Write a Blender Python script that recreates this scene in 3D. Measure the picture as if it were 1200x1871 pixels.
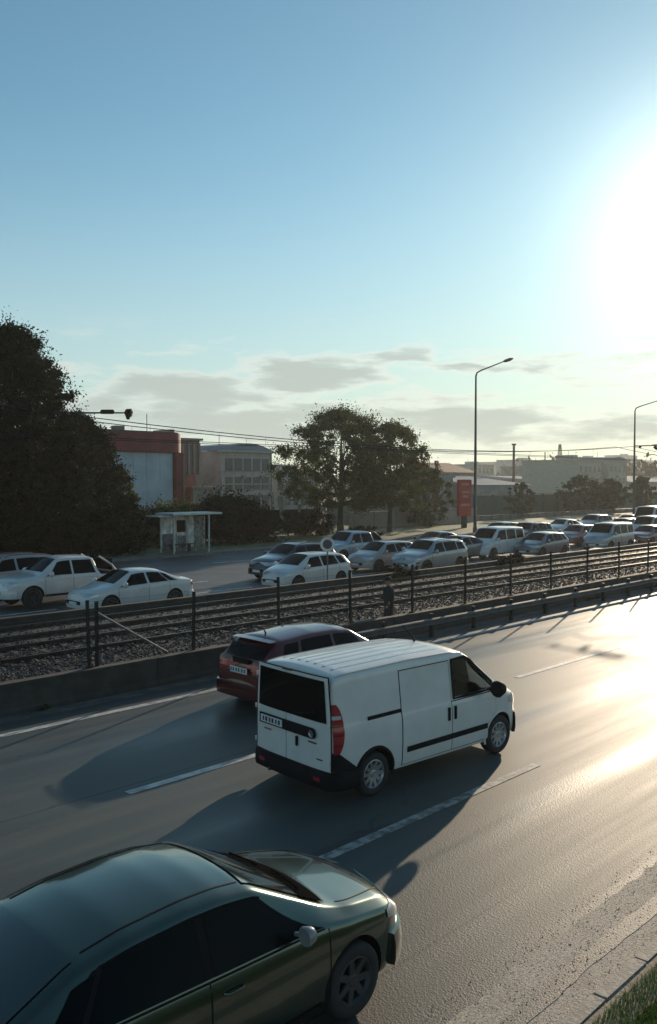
import bpy, bmesh, math, random
import numpy as np
from mathutils import Vector, Matrix
R = math.radians
for o in list(bpy.data.objects): bpy.data.objects.remove(o)
S = bpy.context.scene
COL = S.collection
rng = np.random.default_rng(7); random.seed(7)

# ------------------------------------------------------------------ camera
CAM_H = 4.5; YAW = R(44.6); FPX = 1570.0
SUN_AZ = R(19.8); SUN_EL = R(14.3)
cam = bpy.data.cameras.new('camera'); co = bpy.data.objects.new('camera', cam); COL.objects.link(co)
co.location = (0, 0, CAM_H)
_p = R(-2.02)
_d = Vector((math.cos(YAW)*math.cos(_p), math.sin(YAW)*math.cos(_p), math.sin(_p)))
co.rotation_euler = _d.to_track_quat('-Z', 'Y').to_euler()
cam.sensor_fit = 'VERTICAL'; cam.sensor_height = 24; cam.lens = 24*FPX/1871
cam.clip_end = 6000; cam.clip_start = .05
S.camera = co
# ------------------------------------------------------------------ sun
sl = bpy.data.lights.new('sun', 'SUN'); sl.energy = 5.0; sl.angle = R(.55); sl.color = (1.0, .80, .58)
so = bpy.data.objects.new('sun', sl); COL.objects.link(so)
SUND = Vector((math.cos(SUN_EL)*math.cos(SUN_AZ), math.cos(SUN_EL)*math.sin(SUN_AZ), math.sin(SUN_EL)))
so.rotation_euler = SUND.to_track_quat('Z', 'Y').to_euler()
# ------------------------------------------------------------------ exposure
S.view_settings.view_transform = 'Standard'; S.view_settings.look = 'None'
S.view_settings.gamma = 1; S.view_settings.exposure = -0.08; S.view_settings.use_curve_mapping = False
# ------------------------------------------------------------------ world
W = bpy.data.worlds.new("World"); S.world = W; W.use_nodes = True
class NT:
    """small helper to chain nodes"""
    def __init__(s, nt): s.nt = nt; s.n = nt.nodes; s.l = nt.links
    def node(s, t, **k):
        a = s.n.new(t)
        for key, v in k.items(): setattr(a, key, v)
        return a
    def put(s, sock, v):
        if isinstance(v, bpy.types.NodeSocket): s.l.new(v, sock)
        elif v is not None: sock.default_value = v
    def m(s, op, a, b=None, c=None, clamp=False):
        x = s.node('ShaderNodeMath', operation=op); x.use_clamp = clamp
        s.put(x.inputs[0], a)
        if b is not None: s.put(x.inputs[1], b)
        if c is not None: s.put(x.inputs[2], c)
        return x.outputs[0]
    def vm(s, op, a, b=None):
        x = s.node('ShaderNodeVectorMath', operation=op); s.put(x.inputs[0], a)
        if b is not None: s.put(x.inputs[1], b)
        return x
    def mix(s, f, a, b, mode='MIX'):
        x = s.node('ShaderNodeMix', data_type='RGBA', blend_type=mode)
        s.put(x.inputs['Factor'], f); s.put(x.inputs[6], a); s.put(x.inputs[7], b)
        return x.outputs[2]
    def ramp(s, f, stops):
        x = s.node('ShaderNodeValToRGB'); e = x.color_ramp.elements
        while len(e) < len(stops): e.new(.5)
        for i, (p, c) in enumerate(stops):
            e[i].position = p; e[i].color = c if hasattr(c, '__len__') else (c, c, c, 1)
        s.put(x.inputs[0], f); return x.outputs[0]
    def noise(s, vec, scale, detail=3, rough=.5, dim='3D'):
        x = s.node('ShaderNodeTexNoise', noise_dimensions=dim)
        if vec is not None: s.put(x.inputs['Vector'], vec)
        x.inputs['Scale'].default_value = scale; x.inputs['Detail'].default_value = detail
        x.inputs['Roughness'].default_value = rough
        return x.outputs['Fac']
    def sstep(s, x, a, b):
        r = s.node('ShaderNodeMapRange', interpolation_type='SMOOTHSTEP')
        s.put(r.inputs[0], x); r.inputs[1].default_value = a; r.inputs[2].default_value = b
        return r.outputs[0]

def build_world():
    t = NT(W.node_tree); t.n.clear()
    sky = t.node('ShaderNodeTexSky', sky_type='NISHITA'); sky.sun_disc = False
    sky.sun_elevation = SUN_EL; sky.sun_rotation = math.pi/2 - SUN_AZ
    sky.air_density = 1.0; sky.dust_density = 0.15; sky.ozone_density = 2.2; sky.altitude = 50
    tc = t.node('ShaderNodeTexCoord'); g = tc.outputs['Generated']
    d = t.vm('DOT_PRODUCT', g, tuple(SUND)).outputs['Value']
    d = t.m('MAXIMUM', d, 0.0)
    sep = t.node('ShaderNodeSeparateXYZ'); t.put(sep.inputs[0], g)
    el = t.m('ARCSINE', sep.outputs[2])                     # radians
    az = t.m('ARCTAN2', sep.outputs[1], sep.outputs[0])
    # aureole of the low sun
    core = t.m('MULTIPLY', t.m('POWER', d, 160.0), 11.0)
    mid = t.m('MULTIPLY', t.m('POWER', d, 44.0), 1.3)
    wide = t.m('MULTIPLY', t.m('POWER', d, 7.0), .45)
    au = t.m('ADD', t.m('ADD', core, mid), wide)
    comb = t.node('ShaderNodeCombineXYZ'); 
    t.put(comb.inputs[0], au); t.put(comb.inputs[1], t.m('MULTIPLY', au, 1.0)); t.put(comb.inputs[2], t.m('MULTIPLY', au, .86))
    base = t.mix(1.0, sky.outputs[0], (1.17, 1.47, 1.31, 1), 'MULTIPLY')
    base = t.vm('ADD', base, comb.outputs[0]).outputs[0]
    # pale vapour towards the horizon
    hz = t.m('POWER', t.m('SUBTRACT', 1.0, t.sstep(el, -.02, .46)), 1.6)
    vap = t.mix(t.sstep(d, .6, 1.0), (5.7, 6.6, 6.5, 1), (6.3, 6.8, 6.1, 1))
    base = t.mix(t.m('MULTIPLY', hz, .85), base, vap)
    # cloud banks: stretched noise in (azimuth, elevation)
    cv = t.node('ShaderNodeCombineXYZ'); t.put(cv.inputs[0], t.m('MULTIPLY', az, 4.0)); t.put(cv.inputs[1], t.m('MULTIPLY', el, 17.0)); cv.inputs[2].default_value = 3.7
    wp = t.node('ShaderNodeTexNoise'); t.put(wp.inputs['Vector'], cv.outputs[0]); wp.inputs['Scale'].default_value = 2.2; wp.inputs['Detail'].default_value = 4
    wv = t.vm('MULTIPLY', t.vm('SUBTRACT', wp.outputs['Color'], (.5, .5, .5)).outputs[0], (.16, .055, 0)).outputs[0]
    sepw = t.node('ShaderNodeSeparateXYZ'); t.put(sepw.inputs[0], wv)
    azw = t.m('ADD', az, sepw.outputs[0]); elw = t.m('ADD', el, sepw.outputs[1])
    nz = t.noise(cv.outputs[0], 2.6, 6, .6)
    band = t.m('MULTIPLY', t.sstep(el, -.01, .035), t.m('SUBTRACT', 1.0, t.sstep(el, .13, .19)))
    def blob(pa, pe, sa, se):      # a cloud bank centred at azimuth/elevation
        a = t.m('POWER', t.m('DIVIDE', t.m('SUBTRACT', azw, pa), sa), 2.0)
        e = t.m('POWER', t.m('DIVIDE', t.m('SUBTRACT', elw, pe), se), 2.0)
        return t.m('EXPONENT', t.m('MULTIPLY', t.m('ADD', a, e), -1.0))
    def pxb(px, py, rx, ry):
        return blob(YAW - math.atan((px-600)/FPX), math.atan((880-py)/FPX), rx/FPX, ry/FPX)
    bl = None
    for a in ((330, 722, 190, 34), (560, 690, 110, 20), (740, 657, 95, 15), (860, 680, 110, 10), (470, 770, 330, 26), (900, 775, 300, 22), (1050, 790, 160, 22)):
        b = pxb(*a); bl = b if bl is None else t.m('MAXIMUM', bl, b)
    cl = t.m('ADD', t.m('MULTIPLY', bl, .40), t.m('MULTIPLY', nz, 1.0))
    cov = t.m('MULTIPLY', t.sstep(cl, .52, .86), band)
    cov = t.m('MULTIPLY', cov, .88)
    # bright rims: thin edge of the coverage
    rim = t.m('MULTIPLY', t.m('MULTIPLY', t.sstep(cl, .50, .62), t.m('SUBTRACT', 1.0, t.sstep(cl, .62, .80))), band)
    ccol = t.mix(t.sstep(d, .72, 1.0), (5.3, 5.9, 5.6, 1), (5.2, 5.8, 5.3, 1))
    rcol = t.mix(t.sstep(d, .72, 1.0), (8.4, 8.9, 8.2, 1), (10, 10.2, 9.2, 1))
    base = t.mix(t.m('MULTIPLY', rim, .55), base, rcol)
    base = t.mix(cov, base, ccol)
    bg = t.node('ShaderNodeBackground'); t.put(bg.inputs[0], base); bg.inputs[1].default_value = .10
    out = t.node('ShaderNodeOutputWorld'); t.l.new(bg.outputs[0], out.inputs[0])
build_world()

# ------------------------------------------------------------------ picture <-> place
CY, SY = math.cos(YAW), math.sin(YAW)
def atY(px, Y):                       # point of the line Y=const seen in column px
    u = (px-600)/FPX
    Z = Y/(SY - u*CY); return Z*CY + u*Z*SY, Z
def at(px, Z):                        # ground-plan point in column px at depth Z
    X = (px-600)/FPX*Z
    return Z*CY + X*SY, Z*SY - X*CY

# ------------------------------------------------------------------ materials
MATS = {}
def mat(name, col, rough=.6, metal=0, var=.12, vscale=3, bump=0, bscale=30, coat=0, spec=.5, col2=None, dirt=0):
    if name in MATS: return MATS[name]
    m = bpy.data.materials.new(name); m.use_nodes = True; t = NT(m.node_tree)
    b = m.node_tree.nodes['Principled BSDF']
    tc = t.node('ShaderNodeTexCoord'); v = tc.outputs['Object']
    c = (*col, 1)
    if var or col2:
        n = t.noise(v, vscale, 4, .6)
        c2 = (*col2, 1) if col2 else tuple(min(1, x*(1+var)) for x in col)+(1,)
        c1 = c if col2 else tuple(x*(1-var) for x in col)+(1,)
        c = t.mix(t.sstep(n, .35, .65), c1, c2)
    if dirt:
        n2 = t.noise(v, 1.3, 5, .65)
        c = t.mix(t.m('MULTIPLY', t.sstep(n2, .45, .75), dirt), c, (.05, .045, .038, 1))
    t.put(b.inputs['Base Color'], c)
    if rough > .08:
        rn = t.noise(v, vscale*2.3, 3, .6)
        t.put(b.inputs['Roughness'], t.m('ADD', rough*.88, t.m('MULTIPLY', rn, rough*.24)))
    else: b.inputs['Roughness'].default_value = rough
    b.inputs['Metallic'].default_value = metal
    b.inputs['Specular IOR Level'].default_value = spec
    if spec < .1: b.inputs['IOR'].default_value = 1.02
    elif spec < .25: b.inputs['IOR'].default_value = 1.3
    if coat: b.inputs['Coat Weight'].default_value = coat; b.inputs['Coat Roughness'].default_value = .04
    if bump:
        bn = t.node('ShaderNodeBump'); bn.inputs['Strength'].default_value = bump; bn.inputs['Distance'].default_value = .01
        t.put(bn.inputs['Height'], t.noise(v, bscale, 4, .6)); t.l.new(bn.outputs[0], b.inputs['Normal'])
    MATS[name] = m; return m
def paint(name, col, metal=0., rough=.32):
    return mat('paint_'+name, col, rough, metal, var=.04, vscale=1.5, coat=.8, dirt=.12)
M_BLACK = mat('black_plastic', (.012, .012, .014), .65, spec=.2, bump=.1, bscale=200)
M_TYRE = mat('tyre_rubber', (.02, .02, .021), .8, bump=.2, bscale=120)
M_RIM = mat('rim_alloy', (.42, .43, .44), .35, .8)
M_DARKRIM = mat('rim_dull', (.05, .05, .053), .5, .3)
M_GLASS = mat('dark_glass', (.003, .004, .005), .05, 0, var=0, spec=.2)
M_LAMPW = mat('lamp_clear', (.55, .57, .58), .12, .4)
M_LAMPR = mat('lamp_red', (.32, .012, .02), .16, 0, coat=.6)
M_PLATE = mat('plate_white', (.62, .63, .62), .4)
M_INK = mat('plate_ink', (.02, .02, .03), .5)
M_CHROME = mat('chrome', (.7, .7, .7), .12, 1)
M_SEAT = mat('seat_cloth', (.05, .05, .055), .9)
M_CONC = mat('barrier_concrete', (.045, .043, .039), .85, var=.22, vscale=2.2, bump=.35, bscale=25, dirt=.45)
M_STEEL = mat('galvanised_steel', (.12, .125, .13), .55, .5, var=.2, vscale=5, dirt=.3)
M_POST = mat('fence_dark_steel', (.016, .017, .017), .6, 0, spec=.25)
M_LAMPPOST = mat('lamp_post_steel', (.045, .048, .05), .5, 0, spec=.3)
M_RAIL = mat('rail_steel', (.07, .06, .05), .4, .7, var=.3, vscale=6)
M_SLEEPER = mat('sleeper_concrete', (.045, .042, .038), .85, var=.3, vscale=4, bump=.3)
M_STONE = mat('ballast_stone', (.06, .055, .052), .85, var=.4, vscale=7, bump=.3)
M_BARK = mat('bark', (.045, .035, .027), .9, var=.3, bump=.6, bscale=20)
M_MARK = mat('road_paint', (.50, .50, .48), .6, var=.25, vscale=5, dirt=.5)

def leafmat(name, c1, c2):
    if name in MATS: return MATS[name]
    m = bpy.data.materials.new(name); m.use_nodes = True; t = NT(m.node_tree)
    b = m.node_tree.nodes['Principled BSDF']; out = m.node_tree.nodes['Material Output']
    tc = t.node('ShaderNodeTexCoord')
    n = t.noise(tc.outputs['Object'], 1.1, 4, .7)
    g = t.node('ShaderNodeNewGeometry')
    f = t.m('ADD', t.m('MULTIPLY', n, .7), t.m('MULTIPLY', g.outputs['Random Per Island'], .4))
    c = t.mix(t.sstep(f, .3, .8), (*c1, 1), (*c2, 1))
    t.put(b.inputs['Base Color'], c); b.inputs['Roughness'].default_value = .75; b.inputs['Specular IOR Level'].default_value = .08
    tr = t.node('ShaderNodeBsdfTranslucent'); t.put(tr.inputs[0], c)
    mx = t.node('ShaderNodeMixShader'); mx.inputs[0].default_value = .3
    t.l.new(b.outputs[0], mx.inputs[1]); t.l.new(tr.outputs[0], mx.inputs[2]); t.l.new(mx.outputs[0], out.inputs[0])
    MATS[name] = m; return m

def road_mat():
    m = bpy.data.materials.new('asphalt'); m.use_nodes = True; t = NT(m.node_tree)
    b = m.node_tree.nodes['Principled BSDF']
    tc = t.node('ShaderNodeTexCoord'); v = tc.outputs['Object']
    sep = t.node('ShaderNodeSeparateXYZ'); t.put(sep.inputs[0], v); y = sep.outputs[1]
    st = t.vm('MULTIPLY', v, (.06, 1.0, 1.0)).outputs[0]
    wob = t.noise(st, 1.2, 4, .6)
    yy = t.m('ADD', y, t.m('MULTIPLY', t.m('SUBTRACT', wob, .5), .9))
    # worn, polished bands along the lanes
    def gb(c, w): return t.m('EXPONENT', t.m('MULTIPLY', t.m('POWER', t.m('DIVIDE', t.m('SUBTRACT', yy, c), w), 2.0), -1.0))
    track = t.m('ADD', t.m('ADD', gb(6.25, .25), gb(8.75, .36)), gb(12.9, .8), clamp=True)
    edge = t.sstep(y, 5.6, 7.6)                         # finer surface beyond the near lane
    n1 = t.noise(st, 2.5, 5, .6); n2 = t.noise(v, .35, 3, .5); n3 = t.noise(v, 90, 2, .6)
    rg = t.m('ADD', .63, t.m('MULTIPLY', track, -.17))
    rg = t.m('ADD', rg, t.m('MULTIPLY', edge, -.05))
    rg = t.m('ADD', rg, t.m('MULTIPLY', t.m('SUBTRACT', n1, .5), .22))
    t.put(b.inputs['Roughness'], rg)
    c = t.mix(t.sstep(n1, .35, .7), (.044, .058, .056, 1), (.070, .080, .072, 1))
    c = t.mix(t.m('MULTIPLY', t.sstep(n2, .5, .7), .5), c, (.035, .036, .037, 1))
    c = t.mix(t.sstep(n3, .56, .7), c, (.10, .095, .085, 1))
    # tar repairs
    tn = t.noise(t.vm('MULTIPLY', v, (.12, .7, 1)).outputs[0], 1.1, 2, .4)
    c = t.mix(t.m('MULTIPLY', t.sstep(tn, .66, .68), .6), c, (.025, .025, .027, 1))
    # cracks and sealed joints
    wp = t.node('ShaderNodeTexNoise'); t.put(wp.inputs['Vector'], v); wp.inputs['Scale'].default_value = 2.0; wp.inputs['Detail'].default_value = 5
    vw = t.vm('ADD', t.vm('MULTIPLY', v, (.16, .34, 1)).outputs[0], t.vm('MULTIPLY', wp.outputs['Color'], (.22, .22, 0)).outputs[0]).outputs[0]
    ck = t.node('ShaderNodeTexVoronoi', feature='DISTANCE_TO_EDGE'); ck.inputs['Scale'].default_value = 1.0; t.put(ck.inputs['Vector'], vw)
    crack = t.m('MULTIPLY', t.m('SUBTRACT', 1.0, t.sstep(ck.outputs['Distance'], .0, .0045)), t.sstep(n2, .47, .55))
    yj = t.m('ADD', y, t.m('MULTIPLY', t.m('SUBTRACT', wob, .5), .10))
    jn = t.m('SUBTRACT', 1.0, t.sstep(t.m('ABSOLUTE', t.m('SUBTRACT', yj, 5.05)), .010, .022))
    jn2 = t.m('SUBTRACT', 1.0, t.sstep(t.m('ABSOLUTE', t.m('SUBTRACT', yj, 10.95)), .012, .028))
    dark = t.m('MAXIMUM', t.m('MAXIMUM', crack, jn), jn2)
    c = t.mix(t.m('MULTIPLY', dark, .75), c, (.018, .018, .019, 1))
    # oil drip line along each lane centre
    oil = t.m('MULTIPLY', t.m('ADD', gb(5.5, .22), t.m('ADD', gb(8.85, .25), gb(12.6, .25))), t.sstep(n1, .4, .65))
    c = t.mix(t.m('MULTIPLY', oil, .45), c, (.03, .03, .031, 1))
    t.put(b.inputs['Base Color'], c)
    b.inputs['Specular IOR Level'].default_value = .5
    agg = t.node('ShaderNodeTexVoronoi'); agg.inputs['Scale'].default_value = 55; t.put(agg.inputs['Vector'], v)
    agg2 = t.noise(v, 26, 3, .7)
    bs = t.m('ADD', t.m('MULTIPLY', t.m('SUBTRACT', 1.0, edge), .30), .13)
    bn = t.node('ShaderNodeBump'); bn.inputs['Distance'].default_value = .008; t.put(bn.inputs['Strength'], bs)
    t.put(bn.inputs['Height'], t.m('ADD', t.m('MULTIPLY', agg.outputs['Distance'], .7), t.m('MULTIPLY', agg2, .8)))
    t.l.new(bn.outputs[0], b.inputs['Normal'])
    return m
def rough_mat(name, c1, c2, scale, bump, rough=.75):
    m = bpy.data.materials.new(name); m.use_nodes = True; t = NT(m.node_tree)
    b = m.node_tree.nodes['Principled BSDF']
    tc = t.node('ShaderNodeTexCoord'); v = tc.outputs['Object']
    n = t.noise(v, scale, 4, .75); n2 = t.noise(v, scale/14, 4, .6)
    c = t.mix(t.sstep(n, .4, .62), (*c1, 1), (*c2, 1))
    c = t.mix(t.m('MULTIPLY', t.sstep(n2, .5, .7), .5), c, tuple(x*.6 for x in c1)+(1,))
    t.put(b.inputs['Base Color'], c); b.inputs['Roughness'].default_value = rough
    bn = t.node('ShaderNodeBump'); bn.inputs['Distance'].default_value = .02; bn.inputs['Strength'].default_value = bump
    t.put(bn.inputs['Height'], n); t.l.new(bn.outputs[0], b.inputs['Normal'])
    return m

# ------------------------------------------------------------------ object helpers
def tag(o, label=None, cat=None, group=None, kind=None):
    if label: o['label'] = label
    if cat: o['category'] = cat
    if group: o['group'] = group
    if kind: o['kind'] = kind
    return o
def thing(name, label, cat, loc=(0, 0, 0), rz=0, group=None):
    o = bpy.data.objects.new(name, None); COL.objects.link(o); o.location = loc; o.rotation_euler = (0, 0, rz)
    o.empty_display_size = .3
    return tag(o, label, cat, group)
def link(name, me, mats, parent=None, smooth=None):
    for m in (mats if isinstance(mats, (list, tuple)) else [mats]):
        if m is not None and len(me.materials) < (len(mats) if isinstance(mats, (list, tuple)) else 1): me.materials.append(m)
    if smooth is not None and len(me.polygons):
        me.polygons.foreach_set('use_smooth', [True]*len(me.polygons)); me.set_sharp_from_angle(angle=R(smooth))
    o = bpy.data.objects.new(name, me); COL.objects.link(o)
    if parent: o.parent = parent
    return o
class MB:
    """collects vertices and faces of one mesh"""
    def __init__(s): s.v = []; s.f = []
    def add(s, vs, fs):
        k = len(s.v); s.v += [tuple(p) for p in vs]; s.f += [tuple(i+k for i in f) for f in fs]; return s
    def box(s, c, d, rz=0, taper=1.0):
        x, y, z = d[0]/2, d[1]/2, d[2]/2; vs = []
        for sz in (-1, 1):
            k = taper if sz > 0 else 1
            for sx, sy in ((-1, -1), (1, -1), (1, 1), (-1, 1)):
                a, b = sx*x*k, sy*y*k
                vs.append((c[0]+a*math.cos(rz)-b*math.sin(rz), c[1]+a*math.sin(rz)+b*math.cos(rz), c[2]+sz*z))
        return s.add(vs, [(3, 2, 1, 0), (4, 5, 6, 7), (0, 1, 5, 4), (1, 2, 6, 5), (2, 3, 7, 6), (3, 0, 4, 7)])
    def tube(s, pts, rad, n=8, cap=True):
        pts = [Vector(p) for p in pts]; rad = rad if hasattr(rad, '__len__') else [rad]*len(pts)
        vs = []; fs = []
        up = None
        for i, p in enumerate(pts):
            t = (pts[min(i+1, len(pts)-1)] - pts[max(i-1, 0)]).normalized()
            a = t.cross(Vector((0, 0, 1)))
            if a.length < .1: a = t.cross(Vector((0, 1, 0)))
            a.normalize(); 
            if up is not None and a.dot(up) < 0: a = -a
            up = a
            b = t.cross(a)
            for k in range(n):
                an = 2*math.pi*k/n; vs.append(p + (a*math.cos(an)+b*math.sin(an))*rad[i])
        for i in range(len(pts)-1):
            for k in range(n):
                k2 = (k+1) % n; fs.append((i*n+k, i*n+k2, (i+1)*n+k2, (i+1)*n+k))
        if cap: fs.append(tuple(range(n-1, -1, -1))); fs.append(tuple((len(pts)-1)*n+k for k in range(n)))
        return s.add(vs, fs)
    def lathe(s, prof, n=32, c=(0, 0, 0), axis='Y'):
        vs = []; fs = []
        for (r, h) in prof:
            for k in range(n):
                a = 2*math.pi*k/n
                if axis == 'Y': vs.append((c[0]+r*math.cos(a), c[1]+h, c[2]+r*math.sin(a)))
                else: vs.append((c[0]+r*math.cos(a), c[1]+r*math.sin(a), c[2]+h))
        for i in range(len(prof)-1):
            for k in range(n):
                k2 = (k+1) % n; fs.append((i*n+k, i*n+k2, (i+1)*n+k2, (i+1)*n+k))
        return s.add(vs, fs)
    def prism(s, poly, z0, z1):
        n = len(poly); vs = [(x, y, z0) for x, y in poly]+[(x, y, z1) for x, y in poly]
        return s.add(vs, [tuple(range(n-1, -1, -1)), tuple(range(n, 2*n))]+[(i, (i+1) % n, n+(i+1) % n, n+i) for i in range(n)])
    def mesh(s, name='m'):
        me = bpy.data.meshes.new(name); me.from_pydata(s.v, [], s.f); me.validate(); me.update(); return me
    def build(s, name, mats, parent=None, smooth=None, bevel=0):
        me = s.mesh(name)
        if bevel:
            bm = bmesh.new(); bm.from_mesh(me)
            bmesh.ops.bevel(bm, geom=bm.edges[:], offset=bevel, segments=2, affect='EDGES', clamp_overlap=True)
            bm.to_mesh(me); bm.free()
        return link(name, me, mats, parent, smooth)
def copy_tree(o, parent=None):
    c = o.copy(); COL.objects.link(c)
    if parent is not None: c.parent = parent
    for ch in KIDS.get(o, ()) or [x for x in o.children]: copy_tree(ch, c)
    return c
KIDS = {}
def fixnormals(me):
    bm = bmesh.new(); bm.from_mesh(me); bmesh.ops.recalc_face_normals(bm, faces=bm.faces[:]); bm.to_mesh(me); bm.free()

# ================================================================== SETTING
def strip(name, y0, y1, z, m, x0=-300, x1=900, nx=1, kind='structure', parent=None, thick=None):
    mb = MB()
    if thick: mb.box(((x0+x1)/2, (y0+y1)/2, z-thick/2), (x1-x0, y1-y0, thick))
    else: mb.add([(x0, y0, z), (x1, y0, z), (x1, y1, z), (x0, y1, z)], [(0, 1, 2, 3)])
    o = mb.build(name, m, parent)
    if kind: o['kind'] = kind
    return o
M_GROUND = rough_mat('ground_soil', (.05, .055, .035), (.09, .085, .06), 3, .3)
M_ROAD = road_mat()
M_SHOULDER = rough_mat('rough_shoulder', (.24, .205, .17), (.52, .45, .37), 40, .6)
M_PAVE = rough_mat('pavement', (.13, .125, .115), (.2, .19, .175), 6, .3)
M_PAVE2 = rough_mat('kerb_pale', (.24, .21, .175), (.40, .35, .29), 16, .5)
M_BED = rough_mat('track_bed', (.022, .02, .018), (.045, .042, .038), 14, .9)
M_VERGE = rough_mat('verge_grass', (.035, .05, .018), (.08, .10, .035), 5, .8)
mb = MB().add([(-1500, -1500, -.12), (3000, -1500, -.12), (3000, 3000, -.12), (-1500, 3000, -.12)], [(0, 1, 2, 3)])
mb.build('ground', M_GROUND)['kind'] = 'structure'
road = strip('road', 4.2, 15.78, 0, M_ROAD)
def ragged(name, y0, y1, z, m, x0, x1, step, amp0, amp1):
    n = int((x1-x0)/step); w0 = np.convolve(rng.normal(0, 1, n+1), [.25, .5, .25], 'same'); w1 = np.convolve(rng.normal(0, 1, n+1), [.25, .5, .25], 'same')
    v = []; f = []
    for i in range(n+1):
        x = x0+step*i; a = .05*math.sin(x*.9)+.03*math.sin(x*2.7+1)
        v += [(x, y0+(w0[i]*.6+a*10)*amp0*.3, z), (x, y1+(w1[i]*.6+a*12)*amp1*.3, z)]
    for i in range(n): f.append((2*i, 2*i+2, 2*i+3, 2*i+1))
    o = MB().add(v, f).build(name, m); o['kind'] = 'structure'; return o
strip('road_edge_base', 3.3, 4.21, -.004, M_SHOULDER)
ragged('shoulder', 3.5, 4.24, .004, M_SHOULDER, -5, 60, .07, 0, .12)
ragged('asphalt_patch', 3.74, 3.92, .008, M_ROAD, 4.2, 9.4, .09, .08, .08)
ragged('asphalt_patch', 3.62, 3.80, .008, M_ROAD, 9.9, 16, .09, .08, .08)
ragged('soil_strip', 3.05, 3.42, .062, rough_mat('bare_soil', (.10, .075, .05), (.20, .16, .11), 12, .6), -5, 60, .07, .3, .1)
kb = thing('kerb', 'low worn kerb of pale stones between rough shoulder and grass at the bottom right', 'kerb', (0, 3.43, 0))
kme = MB().box((0, 0, 0), (.795, .15, .2)).mesh('kerb_stone')
_bm = bmesh.new(); _bm.from_mesh(kme); bmesh.ops.bevel(_bm, geom=_bm.edges[:], offset=.014, segments=2, affect='EDGES'); _bm.to_mesh(kme); _bm.free(); kme.materials.append(M_PAVE2)
for k in range(-4, 60):
    o = bpy.data.objects.new('kerb_stone', kme); COL.objects.link(o); o.parent = kb
    o.location = (.8*k, rng.uniform(-.012, .012), -.035+rng.uniform(-.012, .012)); o.rotation_euler = (rng.uniform(-.03, .03), rng.uniform(-.01, .01), rng.uniform(-.015, .015))
strip('grass_bank', -40, 3.3, .04, M_VERGE)
# lane paint
M_WORN = mat('worn_road_paint', (.26, .265, .25), .62, var=.5, vscale=7, dirt=.8)
def paintstrip(x0, x1, y, w=.14):
    MB().box(((x0+x1)/2, y, .0045), (x1-x0, w, .005)).build('lane_marking', M_WORN if y < 8 else M_MARK, road)
for k in range(-2, 9):
    paintstrip(6.7+10.3*k, 11.7+10.3*k, 10.68, .15)
    paintstrip(6.95+10.3*k, 11.95+10.3*k, 7.14, .15)
paintstrip(-60, 300, 14.7, .17)
# gutter kerb at barrier foot
strip('gutter', 15.45, 15.78, .018, mat('gutter_concrete', (.10, .10, .095), .8, var=.3, vscale=2), x0=-60, x1=300, thick=.04)
# median barrier, near side: precast pieces
bar = thing('concrete_barrier', 'long low dark concrete barrier wall between near road and tram track', 'barrier')
def barrier_piece(L):
    mb = MB(); pr = [(-.13, 0), (-.13, .1), (-.10, .16), (-.085, .56), (-.11, .57), (-.11, .64), (.11, .64), (.11, .57), (.085, .56), (.085, 0)]
    n = len(pr); vs = [(0.008, y, z) for y, z in pr]+[(L-.008, y, z) for y, z in pr]
    mb.add(vs, [tuple(range(n)), tuple(range(2*n-1, n-1, -1))]+[(i, n+i, n+(i+1) % n, (i+1) % n) for i in range(n)])
    me = mb.mesh('barrier_piece'); fixnormals(me); me.materials.append(M_CONC); return me
bme = barrier_piece(4.0)
for k in range(-4, 26):
    o = bpy.data.objects.new('wall_panel', bme); COL.objects.link(o); o.parent = bar
    o.location = (4.0*k-1.3, 15.92, rng.uniform(-.006, .006)); o.rotation_euler.z = rng.uniform(-.0012, .0012)
bar2 = thing('concrete_barrier', 'far low concrete wall between tram tracks and the jammed opposite road', 'barrier')
for k in range(-3, 36):
    o = bpy.data.objects.new('wall_panel', bme); COL.objects.link(o); o.parent = bar2
    o.location = (4.0*k-2.1, 23.55, rng.uniform(-.008, .004))
# track bed
strip('drain_ditch', 16.0, 17.0, -.06, M_BED, x0=-60, x1=300)
strip('track_bed', 17.0, 23.45, .40, M_BED, x0=-60, x1=300, thick=.46)
# stones
def stones(name, n, x0, x1, y0, y1, z, r0, r1, seedbias=1.0):
    ico = [(0, 0, 1), (.9, 0, .3), (.28, .85, .3), (-.73, .53, .3), (-.73, -.53, .3), (.28, -.85, .3), (0, 0, -.8)]
    f = [(0, 1, 2), (0, 2, 3), (0, 3, 4), (0, 4, 5), (0, 5, 1), (6, 2, 1), (6, 3, 2), (6, 4, 3), (6, 5, 4), (6, 1, 5)]
    ico = np.array(ico); f = np.array(f)
    u = rng.random(n)**seedbias
    P = np.stack([x0+(x1-x0)*u, rng.uniform(y0, y1, n), np.full(n, z)+rng.uniform(-.01, .05, n)], 1)
    a = rng.uniform(0, 6.283, n); r = rng.uniform(r0, r1, n)
    V = ico[None]*(1+rng.uniform(-.3, .3, (n, 7, 1)))*np.stack([r, r*rng.uniform(.6, 1, n), r*rng.uniform(.5, .9, n)], 1)[:, None, :]
    X = V[..., 0]*np.cos(a)[:, None]-V[..., 1]*np.sin(a)[:, None]; Y = V[..., 0]*np.sin(a)[:, None]+V[..., 1]*np.cos(a)[:, None]
    V = np.stack([X, Y, V[..., 2]], 2)+P[:, None, :]
    F = (f[None]+np.arange(n)[:, None, None]*7).reshape(-1, 3)
    me = bpy.data.meshes.new(name); me.from_pydata(V.reshape(-1, 3).tolist(), [], F.tolist()); me.update()
    o = link(name, me, M_STONE); return o
o = stones('ballast', 26000, 3, 62, 16.98, 20.6, .40, .02, .055, 1.5)
tag(o, 'grey crushed stone ballast lying along the tram rails', 'gravel', kind='stuff')
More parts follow.
